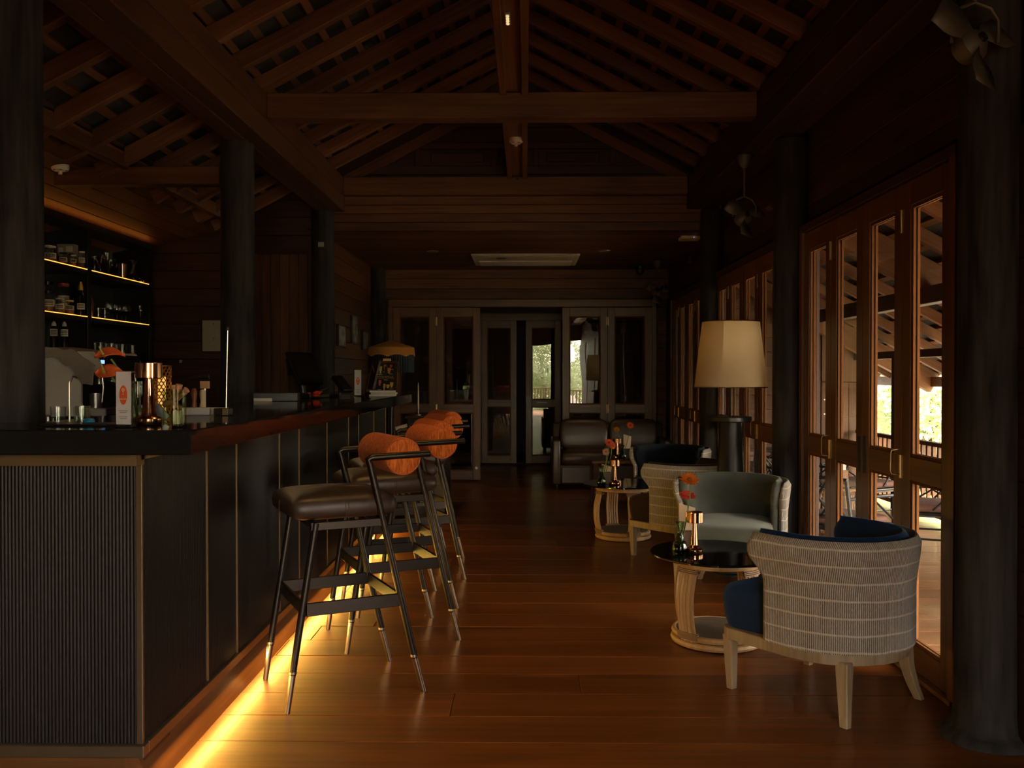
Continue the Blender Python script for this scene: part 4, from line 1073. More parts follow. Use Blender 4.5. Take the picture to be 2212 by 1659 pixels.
for i, (y0, y1, z0, z1, lab) in enumerate(((8.46, 8.79, 1.535, 1.735, 'nearest small framed photograph on the left side wall'), (9.13, 9.43, 1.585, 1.87, 'middle framed photograph, hung highest of the three'), (9.73, 10.05, 1.53, 1.735, 'farthest small framed photograph above the yellow lamp'))):
    o = thing('framed_photo', lab, 'picture', (-1.783, (y0+y1)/2, (z0+z1)/2), 0, 'framed photographs on the side wall')
    a, b = (y1-y0)/2, (z1-z0)/2
    MB().box(0,.02,-a,a,-b,b).build('frame', M_shf, o, bevel=.002)
    MB().box(.02,.022,-a+.02,a-.02,-b+.014,b-.014).build('photo', photo_mat(i+1), o)
# ------------------------------------------------------------------ bar stools
M_tube = plain('dark_bronze_tube', (.040, .033, .028), .36, metal=.85, noise=.15, nscale=200)
M_sleeve = plain('steel_sleeve', (.42, .34, .27), .28, metal=1)
M_leath = plain('brown_leather', (.046, .027, .019), .40, spec=.45, noise=.3, nscale=90)
def velvet_orange():
    m, nt, N, L, b = newmat('orange_chenille')
    tc = N.new('ShaderNodeTexCoord'); mp = N.new('ShaderNodeMapping'); mp.inputs['Scale'].default_value = (170, 20, 170)
    no = N.new('ShaderNodeTexNoise'); no.inputs['Detail'].default_value = 4; no.inputs['Scale'].default_value = 1
    cr = N.new('ShaderNodeValToRGB'); cr.color_ramp.elements[0].position = .35; cr.color_ramp.elements[1].position = .66
    cr.color_ramp.elements[0].color = (.36, .058, .006, 1); cr.color_ramp.elements[1].color = (.68, .185, .030, 1)
    L.new(tc.outputs['Object'], mp.inputs[0]); L.new(mp.outputs[0], no.inputs[0]); L.new(no.outputs[0], cr.inputs[0]); L.new(cr.outputs[0], b.inputs['Base Color'])
    b.inputs['Roughness'].default_value = .85; b.inputs['Sheen Weight'].default_value = .04; b.inputs['Specular IOR Level'].default_value = .2
    bp = N.new('ShaderNodeBump'); bp.inputs['Strength'].default_value = .4; bp.inputs['Distance'].default_value = .003
    L.new(no.outputs[0], bp.inputs['Height']); L.new(bp.outputs[0], b.inputs['Normal'])
    return m
M_orange = velvet_orange()
def superbox(hx, hy, hz, e=.35, n=24, k=10, dome=0):
    """rounded cushion: squarish in plan, pillowy in section"""
    m = MB(); rows = []
    def sg(v, p): return math.copysign(abs(v)**p, v)
    for j in range(k+1):
        ph = -PI/2 + PI*j/k
        c, s_ = sg(math.cos(ph), .30), sg(math.sin(ph), .68)
        for i in range(n):
            th = 2*PI*i/n
            x = hx*c*sg(math.cos(th), e); y = hy*c*sg(math.sin(th), e)
            z = hz*s_ + (dome*(1-(x/hx)**2)*(1-(y/hy)**2) if s_ > 0 else 0)
            m.v.append((x, y, z))
    for j in range(k):
        for i in range(n): m.f.append((j*n+i, j*n+(i+1)%n, (j+1)*n+(i+1)%n, (j+1)*n+i))
    return m
# local frame: +x forward (to the bar), y to the far side (0 near frame .. .42 far frame), origin at the near back foot
def make_stool(label):
    o = thing('bar_stool', label, 'stool', (0, 0, 0), 0, 'bar stools along the counter')
    W_ = .42
    for y in (0, W_):
        fx0, fx1 = .514, .425
        MB().tube([(fx0,y,.14),(fx1,y,.70)], .0135, 10).build('leg', M_tube, o, smooth=True)
        MB().tube([(0,y,.14*.0+.14) if False else (.033,y,.14),(.215,y,.915),(.222,y,.930),(.205,y,.9385),(-.03,y,.945)], .0135, 10).build('leg', M_tube, o, smooth=True)
        for a, b in (((fx0+.020,y,0),(fx0-.002,y,.15)), ((-.004,y,0),(.0352,y,.15))):
            MB().tube([a,b], [.0105,.0125], 10).lathe([(0,-.005),(.0155,-.005),(.0155,.004),(0,.004)], 12, c=b).build('foot_sleeve', M_sleeve, o, smooth=True)
        bar('side_rail', M_tube, o, .155, .445, y-.006, y+.006, .672, .703, bevel=.002)
        bar('stretcher', M_tube, o, .088, .462, y-.006, y+.006, .352, .402, bevel=.002)
    for x in (.468, .095): bar('stretcher', M_tube, o, x-.006, x+.006, 0, W_, .352, .402, bevel=.002)
    for x in (.43, .17): bar('cross_rail', M_tube, o, x-.012, x+.012, 0, W_, .68, .703, bevel=.002)
    st = superbox(.213, .213, .048, e=.22, dome=.014).build('seat', M_leath, o, loc=(.305, W_/2, .750), smooth=True)
    m = MB()
    for a in (0, 1):
        for d in (-.006, .006):
            pts = [((t*.213 if not a else d), (d if not a else t*.213), .0465*(1-abs(t)**8*.6)+.012*(1-t*t)-.004*(abs(t) > .97)) for t in [i/10-1 for i in range(21)]]
            pts = [(pts[0][0]*(1 if a else 1.005), pts[0][1]*(1.005 if a else 1), zz) for zz in (-.03, -.01, .01)] + pts + [(pts[-1][0], pts[-1][1], zz) for zz in (.01, -.01, -.03)]
            m.tube(pts, .0016, 4)
    m.build('stitching', plain('seat_stitch', (.10, .05, .03), .5), st)
    pc = MB().lathe([(0,-.195),(.05,-.197),(.068,-.193),(.074,-.183),(.075,-.17),(.075,.17),(.074,.183),(.068,.193),(.05,.197),(0,.195)], 32).build('back_bolster', M_orange, o, loc=(.072, W_/2, .935), rot=(PI/2,0,0), smooth=50)
    m = MB().ring((0,0,.189), .071, .003, 32, 5).ring((0,0,-.189), .071, .003, 32, 5)
    m.build('piping', plain('orange_piping', (.50, .10, .03), .7), pc, smooth=True)
    return o
s1 = make_stool('bar stool nearest the camera, standing closest to the lit bar corner')
rzs = math.atan2(-.451, -.892)
# local +x -> (-.892,-.451); local +y must go to the far side (-.417,.909): mirrored, so shift instead
def put(o, px, py, rz, label=None):
    # near back foot at (px,py); rotate so +x is forward; +y then points to the near side, so move the origin to the far foot
    f = Vector((math.cos(rz), math.sin(rz))); l = Vector((-math.sin(rz), math.cos(rz)))   # +y direction
    q = Vector((px, py)) - l*.42
    if o is None: return dup(s1, (q.x, q.y, 0), rz, label)
    o.location = (q.x, q.y, 0); o.rotation_euler = (0, 0, rz); return o
put(s1, -.408, 3.549, rzs)
put(None, -.317, 4.24, rzs-R(3), 'second bar stool from the camera, overlapped by the nearest one')
put(None, -.372, 4.82, rzs-R(5), 'third bar stool from the camera, its bolster behind the second one')
put(None, -.374, 5.50, rzs-R(2), 'fourth bar stool from the camera, at the far part of the counter')
put(None, -.425, 6.12, rzs-R(4), 'farthest bar stool, closest to the open far doorway')

# ------------------------------------------------------------------ barrel armchairs
M_ash = wood('ash_wood', (.22, .145, .085), (.37, .26, .16), 'z', rough=.42, spec=.4, fine=50, var=.05)
def velvet(name, c, l):
    m = plain(name, c, .85, noise=.55, nscale=7, sheen=.6, spec=.15)
    m.node_tree.nodes['Principled BSDF'].inputs['Sheen Tint'].default_value = (*l, 1)
    return m
V_blue = velvet('blue_velvet', (.010, .027, .070), (.08, .17, .40))
V_grey = velvet('grey_green_velvet', (.105, .112, .090), (.5, .5, .42))
V_brown = velvet('brown_velvet', (.030, .016, .010), (.3, .2, .12))
V_navy = velvet('navy_velvet', (.006, .010, .014), (.06, .09, .12))
C_beige = corduroy('beige_corduroy', (.105, .090, .072), (.54, .48, .40), (.60, .535, .445))
def smooth01(t): t = max(0, min(1, t)); return t*t*(3-2*t)
def shell(r, yb, r_in, z0, z1, ext0, wing, n_arc=26, n_st=8, rim=.02):
    """U-shaped upholstered wall: outer radius r, inner radius r_in, straight arms to y=ext0 that reach 'wing' farther near the top"""
    m = MB(); zs = []
    nz = 16
    for k in range(nz+1): zs.append(z0 + (z1-z0)*k/nz)
    loops = []
    for ki, z in enumerate(zs):
        w = wing*smooth01((z-(z0+.58*(z1-z0)))/(.22*(z1-z0)))
        if z > z1-.06: w -= .03*smooth01((z-(z1-.06))/.06)
        flare = .018*smooth01((z-(z0+.2))/.2)
        def path(rr, sgn):
            P = []
            ye = ext0 + w
            for i in range(n_st): P.append((-(rr+flare), ye + (yb-ye)*i/n_st))
            for i in range(n_arc+1):
                a = PI + PI*i/n_arc
                P.append(((rr+flare)*math.cos(a), yb + (rr*1.0+flare)*math.sin(a)))
            for i in range(1, n_st+1): P.append(((rr+flare), yb + (ye-yb)*i/n_st))
            return P
        ins = 0
        top = (z1-z)
        if top < rim: ins = (r-r_in)*.5*(1-math.sqrt(max(0, 1-((rim-top)/rim)**2)))*.8
        po = path(r-ins, 1); pi_ = path(r_in+ins, -1)[::-1]
        # rounded front ends
        def endcap(a, b):
            mid = ((a[0]+b[0])/2, (a[1]+b[1])/2)
            return [((a[0]*.75+b[0]*.25), mid[1]+.016), (mid[0], mid[1]+.021), ((a[0]*.25+b[0]*.75), mid[1]+.016)]
        loop = po + endcap(po[-1], pi_[0]) + pi_ + endcap(pi_[-1], po[0])
        loops.append(loop)
    n = len(loops[0])
    for z, lp in zip(zs, loops):
        u = -sum(math.hypot(a[0]-b_[0], a[1]-b_[1]) for a, b_ in zip(lp[:2*n_st+n_arc], lp[1:2*n_st+n_arc+1]))/2; prev = None
        for p in lp:
            if prev: u += math.hypot(p[0]-prev[0], p[1]-prev[1])
            m.v.append((p[0], p[1], z)); m.uv.append((u, z)); prev = p
    for k in range(len(zs)-1):
        for i in range(n): m.f.append((k*n+i, k*n+(i+1)%n, (k+1)*n+(i+1)%n, (k+1)*n+i))
    # top and bottom closed by strips
    npath = 2*n_st+n_arc+1
    for base, flip in ((0, True), ((len(zs)-1)*n, False)):
        for i in range(npath-1):
            q = (base+i, base+i+1, base+(npath+3+npath-1-(i+1)), base+(npath+3+npath-1-i))
            m.f.append(q[::-1] if flip else q)
        e1 = (base+npath-1, base+npath, base+npath+1, base+npath+2, base+npath+3)
        e2 = (base+2*npath+2, base+2*npath+3, base+2*npath+4, base+2*npath+5, base)
        m.f += [e1[::-1] if flip else e1, e2[::-1] if flip else e2]
    return m
def make_chair(label, inner, outer):
    o = thing('barrel_armchair', label, 'armchair', (0,0,0), 0, None)
    shell(.306, -.02, .268, .25, .657, .055, .068).build('back_shell', outer, o, smooth=50)
    shell(.266, -.02, .220, .25, .666, .05, .070).build('back_lining', inner, o, smooth=50)
    # piped rim
    m = MB(); P = []
    for i in range(5): P.append((-.304, .155-(.175)*i/5, .645))
    for i in range(25):
        a = PI+PI*i/24; P.append((.318*math.cos(a)*.985, -.02+.318*math.sin(a)*.985, .640))
    for i in range(1, 6): P.append((.304, -.02+.175*i/5, .645))
    # seat
    def plan(w, yf, yb, rr):
        P = [(-w, yb), (-w, yf-rr)]
        P += [(-w+rr-rr*math.cos(PI/2*i/5), yf-rr+rr*math.sin(PI/2*i/5)) for i in range(1, 6)]
        P += [(w-rr+rr*math.sin(PI/2*i/5), yf-rr+rr*math.cos(PI/2*i/5)) for i in range(0, 6)]
        P += [(w, yb)]
        P += [(w*math.cos(-PI*i/12), yb+w*math.sin(-PI*i/12)) for i in range(1, 12)]
        return P
    m = MB(); rows = [(.245,.0),(.25,-.004),(.29,.006),(.36,.012),(.395,.008),(.412,-.006),(.42,-.03),(.424,-.07)]
    base = None
    for z, d in rows:
        p = plan(.262+d, .315+d, -.02, .07)
        m.v += [(x if abs(x) < .28 or y > .12 else x, y, z) for x, y in p]
        base = len(p)
    for k in range(len(rows)-1):
        for i in range(base): m.f.append((k*base+i, k*base+(i+1)%base, (k+1)*base+(i+1)%base, (k+1)*base+i))
    m.f.append(tuple(reversed(range(base)))); m.f.append(tuple(range((len(rows)-1)*base, len(rows)*base)))
    # behind the arm fronts the seat is narrower than the lining
    m.v = [((math.copysign(min(abs(x), .226), x) if y < .06 else x), y, z) for x, y, z in m.v]
    m.build('seat', inner, o, smooth=50)
    ap = [( x, y) for x, y in plan(.285, .305, -.02, .06)]
    MB().prism(ap, .205, .25).build('apron', M_ash, o, bevel=.003)
    for sx in (-1, 1):
        MB().sweep([(sx*.250,.262,0),(sx*.254,.266,.22)], [(.030,.030),(.046,.046)]).build('leg', M_ash, o, bevel=.003)
        MB().sweep([(sx*.243,-.247,0),(sx*.222,-.231,.06),(sx*.205,-.218,.13),(sx*.196,-.210,.22)], [(.028,.032),(.032,.038),(.038,.044),(.044,.052)]).build('leg', M_ash, o, bevel=.003)
    return o
def facing(fx, fy): return math.atan2(-fx, fy)
def chair(label, inner, x, y, fx, fy):
    o = make_chair(label, inner, C_beige); o.location = (x, y, 0); o.rotation_euler = (0, 0, facing(fx, fy)); o['group'] = 'barrel armchairs around the rattan tables'
    return o
chair('barrel armchair nearest the camera, beige corduroy back and blue velvet seat', V_blue, 1.185, 3.545, -.60, .80)
chair('barrel armchair lined in grey green velvet, facing the near rattan table', V_grey, 1.20, 5.22, -.40, -.92)
chair('brown seated barrel armchair seen from behind at the farther rattan table', V_brown, 1.115, 6.22, -.62, .78)
chair('black lined barrel armchair in front of the leather sofa', V_navy, 1.205, 7.45, -.45, -.89)

# ------------------------------------------------------------------ rattan tables
M_rat = wood('rattan', (.36, .20, .085), (.56, .36, .18), 'z', rough=.42, spec=.4, fine=30, var=.08)
M_bind = plain('rattan_binding', (.36, .215, .12), .6, noise=.5, nscale=200)
M_weave = plain('rattan_weave', (.25, .17, .10), .75, noise=.8, nscale=160)
M_blkgl = plain('black_glass', (.006, .006, .006), .05, spec=.7)
def rattan_table(label, loc, rz, group=None):
    o = thing('rattan_table', label, 'table', loc, rz, group)
    MB().lathe([(0,.410),(.308,.410),(.312,.413),(.312,.419),(.309,.422),(0,.422)], 64).build('glass_top', M_blkgl, o, smooth=30)
    MB().ring((0,0,.385), .200, .016, 40, 8).build('upper_ring', M_rat, o, smooth=True)
    MB().ring((0,0,.018), .200, .016, 40, 8).ring((0,0,.050), .197, .015, 40, 8).build('base_ring', M_rat, o, smooth=True)
    MB().lathe([(0,.045),(.192,.045),(.192,.062),(0,.062)], 36).build('woven_shelf', M_weave, o)
    for k in range(4):
        a0 = k*PI/2
        def P(i, z):   # five canes side by side, bowed outwards
            t = (z-.035)/(.395-.035); rr = .196 + .034*math.sin(PI*t) - .012*t
            a = a0 + (i-2)*.020/rr*.98
            return (rr*math.cos(a), rr*math.sin(a), z)
        zs = [.035+.36*j/9 for j in range(10)]
        lg = MB().tube([P(2, z) for z in zs], 0.0088, 8).build('leg', M_rat, o, smooth=True)
        for i in (0, 1, 3, 4): MB().tube([P(i, z) for z in zs], .0088, 8).build('cane', M_rat, lg, smooth=True)
        for z0, nn in ((.348, 7), (.045, 5)):
            m = MB()
            for q in range(nn):
                z = z0 + q*.0075
                pts = []
                rr = math.hypot(*P(2, z)[:2])
                for s_ in range(-5, 6):
                    a = a0 + s_*.0105/rr; pts.append(((rr+.0125)*math.cos(a), (rr+.0125)*math.sin(a), z))
                pts2 = [((math.hypot(p[0],p[1])-.026)*math.cos(math.atan2(p[1],p[0])), (math.hypot(p[0],p[1])-.026)*math.sin(math.atan2(p[1],p[0])), p[2]) for p in reversed(pts)]
                m.tube(pts+pts2+[pts[0]], .004, 5, cap=False)
            m.build('binding', M_bind, lg, smooth=True)
    return o
T1 = rattan_table('round rattan table with black glass top beside the blue armchair', (.905, 4.25, 0), R(38), 'rattan tables')
T2 = rattan_table('round rattan table with black glass top in front of the sofa corner', (.755, 6.95, 0), R(17), 'rattan tables')
TT = .4225
copper_lamp('copper lamp on the near rattan table', .79, 4.205, TT, 1.0, .013)
copper_lamp('copper lamp on the farther rattan table', .675, 6.80, TT, 1.0, .013)
# vases with gerberas
M_vase = glassmat('grey_green_glass', (.62, .70, .56), 1.5, boost=1.4)
def vase(label, x, y, z, h=.15):
    o = thing('bud_vase', label, 'vase', (x, y, z), 0, 'bud vases with gerberas')
    prof = [(0,0),(.026,0),(.034,.014),(.035,.028),(.026,.055),(.013,.088),(.012,.105),(.018,.135),(.022,h),(.020,h),(.010,.105),(.011,.088),(.023,.055),(.031,.028),(.024,.006),(0,.006)]
    mb = MB().lathe(prof, 32)
    mb.v = [(vx*(1+.05*math.cos(12*math.atan2(vy,vx)+vz*30)), vy*(1+.05*math.cos(12*math.atan2(vy,vx)+vz*30)), vz) for vx,vy,vz in mb.v]
    mb.build('glass', M_vase, o, smooth=True)
    MB().lathe([(0,.007),(.022,.007),(.030,.028),(.022,.055),(0,.055)], 16).build('water', glassmat('vase_water', (.70, .75, .62), 1.2), o, smooth=True)
    return o
def gerbera(label, base, head, tilt, r, col, centre, n=16):
    bx_, by_, bz = base; hx, hy, hz = head
    o = thing('gerbera', label, 'flower', base, 0, 'gerberas in the bud vases')
    d = Vector(head)-Vector(base)
    MB().tube([(0,0,0), tuple(d*.35+Vector((.008,0,0))), tuple(d*.75+Vector((.012,0,0))), tuple(d)], .0026, 6).build('stem', M_stem, o, smooth=True)
    m = MB()
    for layer, (ll, up, off) in enumerate(((1.0, .10, 0), (.78, .28, .5))):
        for i in range(n):
            a = 2*PI*(i+off)/n; q = r*ll*random.uniform(.88, 1.08); w = r*.18
            ca, sa = math.cos(a), math.sin(a); dz = random.uniform(-.06, .08)*r
            pts = [(r*.12, 0, 0), (q*.55, -w, up*r*.6), (q, -w*.25, up*r+dz), (q, w*.25, up*r+dz), (q*.55, w, up*r*.6)]
            vs = [(p[0]*ca-p[1]*sa, p[0]*sa+p[1]*ca, p[2]) for p in pts]
            m.add(vs, [(0,1,2,3,4)])
    p = m.build('petals', plain('petal', col, .5), o, loc=tuple(d), rot=tilt)
    MB().lathe([(0,-.004),(r*.24,-.002),(r*.26,r*.14),(r*.15,r*.2),(0,r*.2)], 12).build('flower_centre', plain('flower_eye', centre, .7), p, smooth=True)
    return o
random.seed(2)
vase('clear bud vase on the near rattan table', .722, 4.195, TT)
gerbera('tall orange gerbera in the near bud vase', (.724,4.195,TT+.012), (.764,4.19,.767), (R(30),R(4),0), .047, (.85,.20,.015), (.30,.10,.02))
gerbera('red gerbera in the near bud vase, lower behind the tall orange one', (.718,4.20,TT+.012), (.760,4.215,.690), (R(22),R(8),0), .043, (.70,.06,.05), (.35,.08,.02))
vase('clear bud vase on the farther rattan table', .575, 6.80, TT)
gerbera('red orange gerbera leaning over the farther rattan table', (.577,6.80,TT+.012), (.628,6.78,.745), (R(60),R(25),0), .036, (.72,.09,.02), (.30,.06,.02))
gerbera('second orange gerbera touching the red orange one on the farther table', (.579,6.80,TT+.012), (.655,6.79,.722), (R(55),R(45),0), .034, (.78,.14,.03), (.30,.06,.02))
gerbera('drooping pale pink gerbera on the farther rattan table', (.573,6.80,TT+.012), (.610,6.80,.675), (R(70),R(-40),0), .030, (.60,.28,.18), (.30,.12,.05))
M_kraft = plain('kraft_paper', (.68, .50, .33), .8)
def card_holder(label, x, y, z, mat, rz=0, ph=.17):
    o = thing('card_holder', label, 'card holder', (x, y, z), rz, 'card holders on the tables')
    MB().box(-.035,.035,-.022,.022,0,.095).build('block', mat, o, bevel=.003)
    MB().add([(-.032,-.008,.05),(.032,-.008,.05),(.046,.0,ph),(-.03,.012,ph+.022),(-.032,.008,.05),(.032,.008,.05),(.046,.012,ph),(-.03,.022,ph+.022)], [(0,1,2,3),(7,6,5,4),(0,4,5,1),(1,5,6,2),(2,6,7,3),(3,7,4,0)]).build('paper', M_kraft, o)
    return o
M_hold = plain('holder_brown', (.10, .045, .02), .5)
card_holder('brown card holder with kraft paper behind the near bud vase', .765, 4.285, TT, M_hold, R(8), .20)
card_holder('brown card holder beside the farther copper lamp', .615, 6.87, TT, M_hold, R(0), .13)

# ------------------------------------------------------------------ tall floor lamp
fl_ = thing('floor_lamp', 'tall lamp with cream drum shade on a black cone stand', 'lamp', (1.298, 5.70, 0))
MB().lathe([(0,0),(.118,0),(.118,.012),(.112,.02),(.068,.965),(0,.965)], 40).build('cone_stand', plain('satin_black', (.012,.010,.009), .4, spec=.25), fl_, smooth=30)
MB().lathe([(0,.962),(.125,.962),(.132,.968),(.132,.99),(.128,.995),(0,.995)], 40).build('tray', M_black, fl_, smooth=30)
MB().tube([(0,0,.99),(0,0,1.50)], .007, 8).tube([(.02,0,.99),(.02,0,1.2)], .003, 6).build('rod', M_black, fl_, smooth=True)
m, nt, N, L, b = newmat('shade_linen')
b.inputs['Base Color'].default_value = (.66, .53, .34, 1); b.inputs['Roughness'].default_value = .9; b.inputs['Specular IOR Level'].default_value = .1
tl_ = N.new('ShaderNodeBsdfTranslucent'); tl_.inputs[0].default_value = (.72, .55, .32, 1)
mx_ = N.new('ShaderNodeMixShader'); mx_.inputs[0].default_value = .45
L.new(b.outputs[0], mx_.inputs[1]); L.new(tl_.outputs[0], mx_.inputs[2]); L.new(mx_.outputs[0], N['Material Output'].inputs[0])
tc_ = N.new('ShaderNodeTexCoord'); no_ = N.new('ShaderNodeTexNoise'); no_.inputs['Scale'].default_value = 300; L.new(tc_.outputs['Object'], no_.inputs['Vector'])
bp_ = N.new('ShaderNodeBump'); bp_.inputs['Strength'].default_value = .2; bp_.inputs['Distance'].default_value = .002; L.new(no_.outputs[0], bp_.inputs['Height']); L.new(bp_.outputs[0], b.inputs['Normal'])
M_shade = m
sb, stp, r0, r1 = 1.18, 1.592, .226, .178
s_ = MB(); n = 56
for i in range(n+1):
    a = 2*PI*i/n
    s_.v += [(r0*math.cos(a), r0*math.sin(a), sb), (r1*math.cos(a), r1*math.sin(a), stp)]
for i in range(n): s_.f.append((2*i, 2*i+2, 2*i+3, 2*i+1))
shd = s_.build('lamp_shade', M_shade, fl_, smooth=True)
# overlapping seam of the fabric: a second layer over the left part
s2 = MB(); n2 = 14
for i in range(n2+1):
    a = R(174) + R(70)*i/n2
    s2.v += [((r0-.003)*math.cos(a), (r0-.003)*math.sin(a), sb+.002), ((r1-.003)*math.cos(a), (r1-.003)*math.sin(a), stp-.002)]
for i in range(n2): s2.f.append((2*i, 2*i+2, 2*i+3, 2*i+1))
s2.build('seam_overlap', M_shade, shd, smooth=True)
MB().ring((0,0,stp), r1, .003, 48, 5).ring((0,0,sb), r0, .003, 48, 5).tube([(-r1,0,stp-.01),(r1,0,stp-.01)], .002, 5).build('shade_frame', M_brass, fl_, smooth=True)
MB().lathe([(0,0),(.012,0),(.014,.03),(.030,.065),(.030,.085),(.018,.105),(0,.11)], 14).build('bulb', plain('bulb_glass', (.9,.9,.85), .3), fl_, loc=(0,0,1.30), smooth=True)
ld = bpy.data.lights.new('bulb_light', 'POINT'); ld.energy = .9; ld.color = (1, .80, .52); ld.shadow_soft_size = .06
lo = bpy.data.objects.new('bulb_light', ld); COL.objects.link(lo); lo.location = (1.298, 5.70, 1.46)

# ------------------------------------------------------------------ leather sofa and its table
M_sofa = plain('dark_leather', (.062, .033, .017), .34, spec=.55, noise=.35, nscale=60)
sf = thing('leather_sofa', 'two seat dark brown leather sofa against the far doors', 'sofa', (0, 0, 0))
X0, X1 = .295, 1.60
def cush(x0, x1, y0, y1, z0, z1, name, e=.22, dome=0, rot=(0,0,0)):
    return superbox((x1-x0)/2, (y1-y0)/2, (z1-z0)/2, e=e, dome=dome).build(name, M_sofa, sf, loc=((x0+x1)/2, (y0+y1)/2, (z0+z1)/2), rot=rot, smooth=True)
MB().box(X0+.01, X1-.01, 9.84, 10.50, .06, .27).build('base', M_sofa, sf, bevel=.012, segs=2, smooth=True)
for a, b in ((X0, X0+.09), (X1-.09, X1)):
    MB().box(a, b, 9.80, 10.52, .06, .545).build('arm', M_sofa, sf, bevel=.018, segs=3, smooth=True)
MB().box(X0+.02, X1-.02, 10.38, 10.54, .06, .70).build('back_frame', M_sofa, sf, bevel=.02, segs=2, smooth=True)
mid = (X0+X1)/2
for a, b in ((X0+.09, mid), (mid, X1-.09)):
    cush(a+.003, b-.003, 9.80, 10.32, .26, .42, 'seat_cushion', .16, .015)
    cush(a-.03, b+.03 if b < X1-.1 else b+.03, 10.20, 10.40, .40, .755, 'back_cushion', .2, 0, (R(-8),0,0)) if False else cush(a+.003, b-.003, 10.20, 10.40, .40, .755, 'back_cushion', .2, 0, (R(-8),0,0))
bar('front_panel', M_sofa, sf, X0+.1, X1-.1, 9.815, 9.84, .07, .25, bevel=.008)
for x in (X0+.05, X1-.05):
    for y in (9.86, 10.45): MB().lathe([(0,0),(.02,0),(.026,.06),(0,.06)], 10).build('foot', M_black, sf, loc=(x, y, 0))
lt_ = thing('coffee_table', 'rectangular wooden coffee table with glass edge before the sofa', 'table', (.93, 8.75, 0))
MB().box(-.30,.42,-.22,.22,.415,.445).build('table_top', M_drx, lt_, bevel=.004)
MB().box(-.38,.50,-.30,.30,.446,.454).build('glass_sheet', M_pane, lt_, bevel=.002)
for sx in (-.26, .38):
    for sy in (-.18, .18): MB().sweep([(sx,sy,0),(sx,sy,.415)], [(.035,.035),(.045,.045)]).build('leg', M_dkz, lt_)
GT = .4545
copper_lamp('copper lamp on the coffee table before the sofa', .880, 8.62, GT, 1.0, .013)
vase('clear bud vase on the coffee table before the sofa', .925, 8.58, GT, .12)
gerbera('yellow orange gerbera on the coffee table', (.925,8.58,GT+.012), (.870,8.58,.735), (R(50),R(-20),0), .032, (.75,.30,.02), (.4,.15,.02))
gerbera('red orange gerbera on the coffee table before the sofa', (.927,8.58,GT+.012), (.997,8.57,.775), (R(65),R(15),0), .038, (.75,.12,.02), (.35,.08,.02))
card_holder('dark card holder with kraft card on the coffee table', .975, 8.66, GT, M_shf, R(10), .21)

# ------------------------------------------------------------------ ceiling and wall fixtures
ac = thing('air_conditioner', 'beige cassette air conditioner set in the low plank ceiling', 'air conditioner', (0.0, 9.62, 2.50))
MB().box(-.56,.56,-.43,.43,-.022,0).build('housing', M_dusty, ac, bevel=.008)
MB().box(-.44,.44,-.35,-.16,-.030,-.022).build('grille', plain('grille_grey', (.50,.43,.33), .5), ac, bevel=.003)
MB().box(-.50,.50,.0,.36,-.034,-.022).build('louvre', M_white, ac, bevel=.004)
MB().box(-.30,-.2,-.34,-.18,-.032,-.030).build('slot', M_shf, ac)
for x, lab in ((-.93, 'left recessed ceiling light near the air conditioner'), (.79, 'right recessed ceiling light near the air conditioner')):
    o = thing('downlight', lab, 'light', (x, 9.0, 2.50)); MB().ring((0,0,-.002), .055, .006, 24, 6).build('trim_ring', M_steel, o, smooth=True)
    MB().lathe([(0,-.002),(.05,-.002),(.05,0),(0,0)], 20).build('lens', M_black, o)
    spot('downlight_lamp', (x, 9.0, 2.46), (x, 9.4, 0), 8, (1, .66, .32), 95, .8)
wa = thing('wifi_point', 'small white box on the ceiling beside the right column', 'wifi point', (1.475, 8.1, 2.50))
MB().box(-.09,.09,-.08,.08,-.03,0).build('cover', M_white, wa, bevel=.006)
MB().box(.02,.026,-.083,-.08,-.022,-.016).build('status_light', plain('blue_led', (.1,.3,1), .4, emit=(.1,.35,1), es=1.5), wa)
dc = thing('dome_camera', 'black dome camera on the ceiling near the far right corner', 'camera', (1.31, 10.3, 2.50))
MB().lathe([(0,0),(.06,0),(.06,-.03),(.045,-.04),(.04,-.07),(.02,-.095),(0,-.10)], 20).build('dome', M_black, dc, smooth=True)
MB().lathe([(0,-.1),(.01,-.099),(.008,-.09),(0,-.09)], 10).build('lens', M_steel, dc)
def detector(label, loc):
    o = thing('smoke_detector', label, 'detector', loc)
    MB().lathe([(0,0),(.05,0),(.05,-.022),(.044,-.034),(.03,-.040),(0,-.040)], 28).build('body', M_white, o, smooth=35)
    for k in range(6):
        a = k*PI/3; MB().box(-.008,.008,-.003,.003,-.038,-.030).build('slot', M_black, o, loc=(.038*math.cos(a), .038*math.sin(a), 0), rot=(0,0,a+PI/2))
    MB().lathe([(0,-.038),(.012,-.04),(.012,-.058),(0,-.06)], 12).build('sensor', M_dusty, o, smooth=True)
    return o
detector('white smoke detector hanging under the spine beam', (-.068, 6.47, 2.957))
detector('white smoke detector on the orange lit soffit at the left', (-2.76, 5.30, 2.505))
el = thing('spine_light', 'small lit fitting of four bulbs under the spine beam', 'light', (-.085, 4.29, 2.957))
MB().box(-.014,.014,-.065,.065,-.010,0).build('housing', M_steel, el, bevel=.002)
for i in range(4): MB().lathe([(0,0),(.009,0),(.007,-.006),(0,-.009)], 10).build('bulb', plain('led_white', (1,.9,.6), .4, emit=(1,.74,.36), es=1.0), el, loc=(0, -.045+i*.03, -.010), smooth=True)
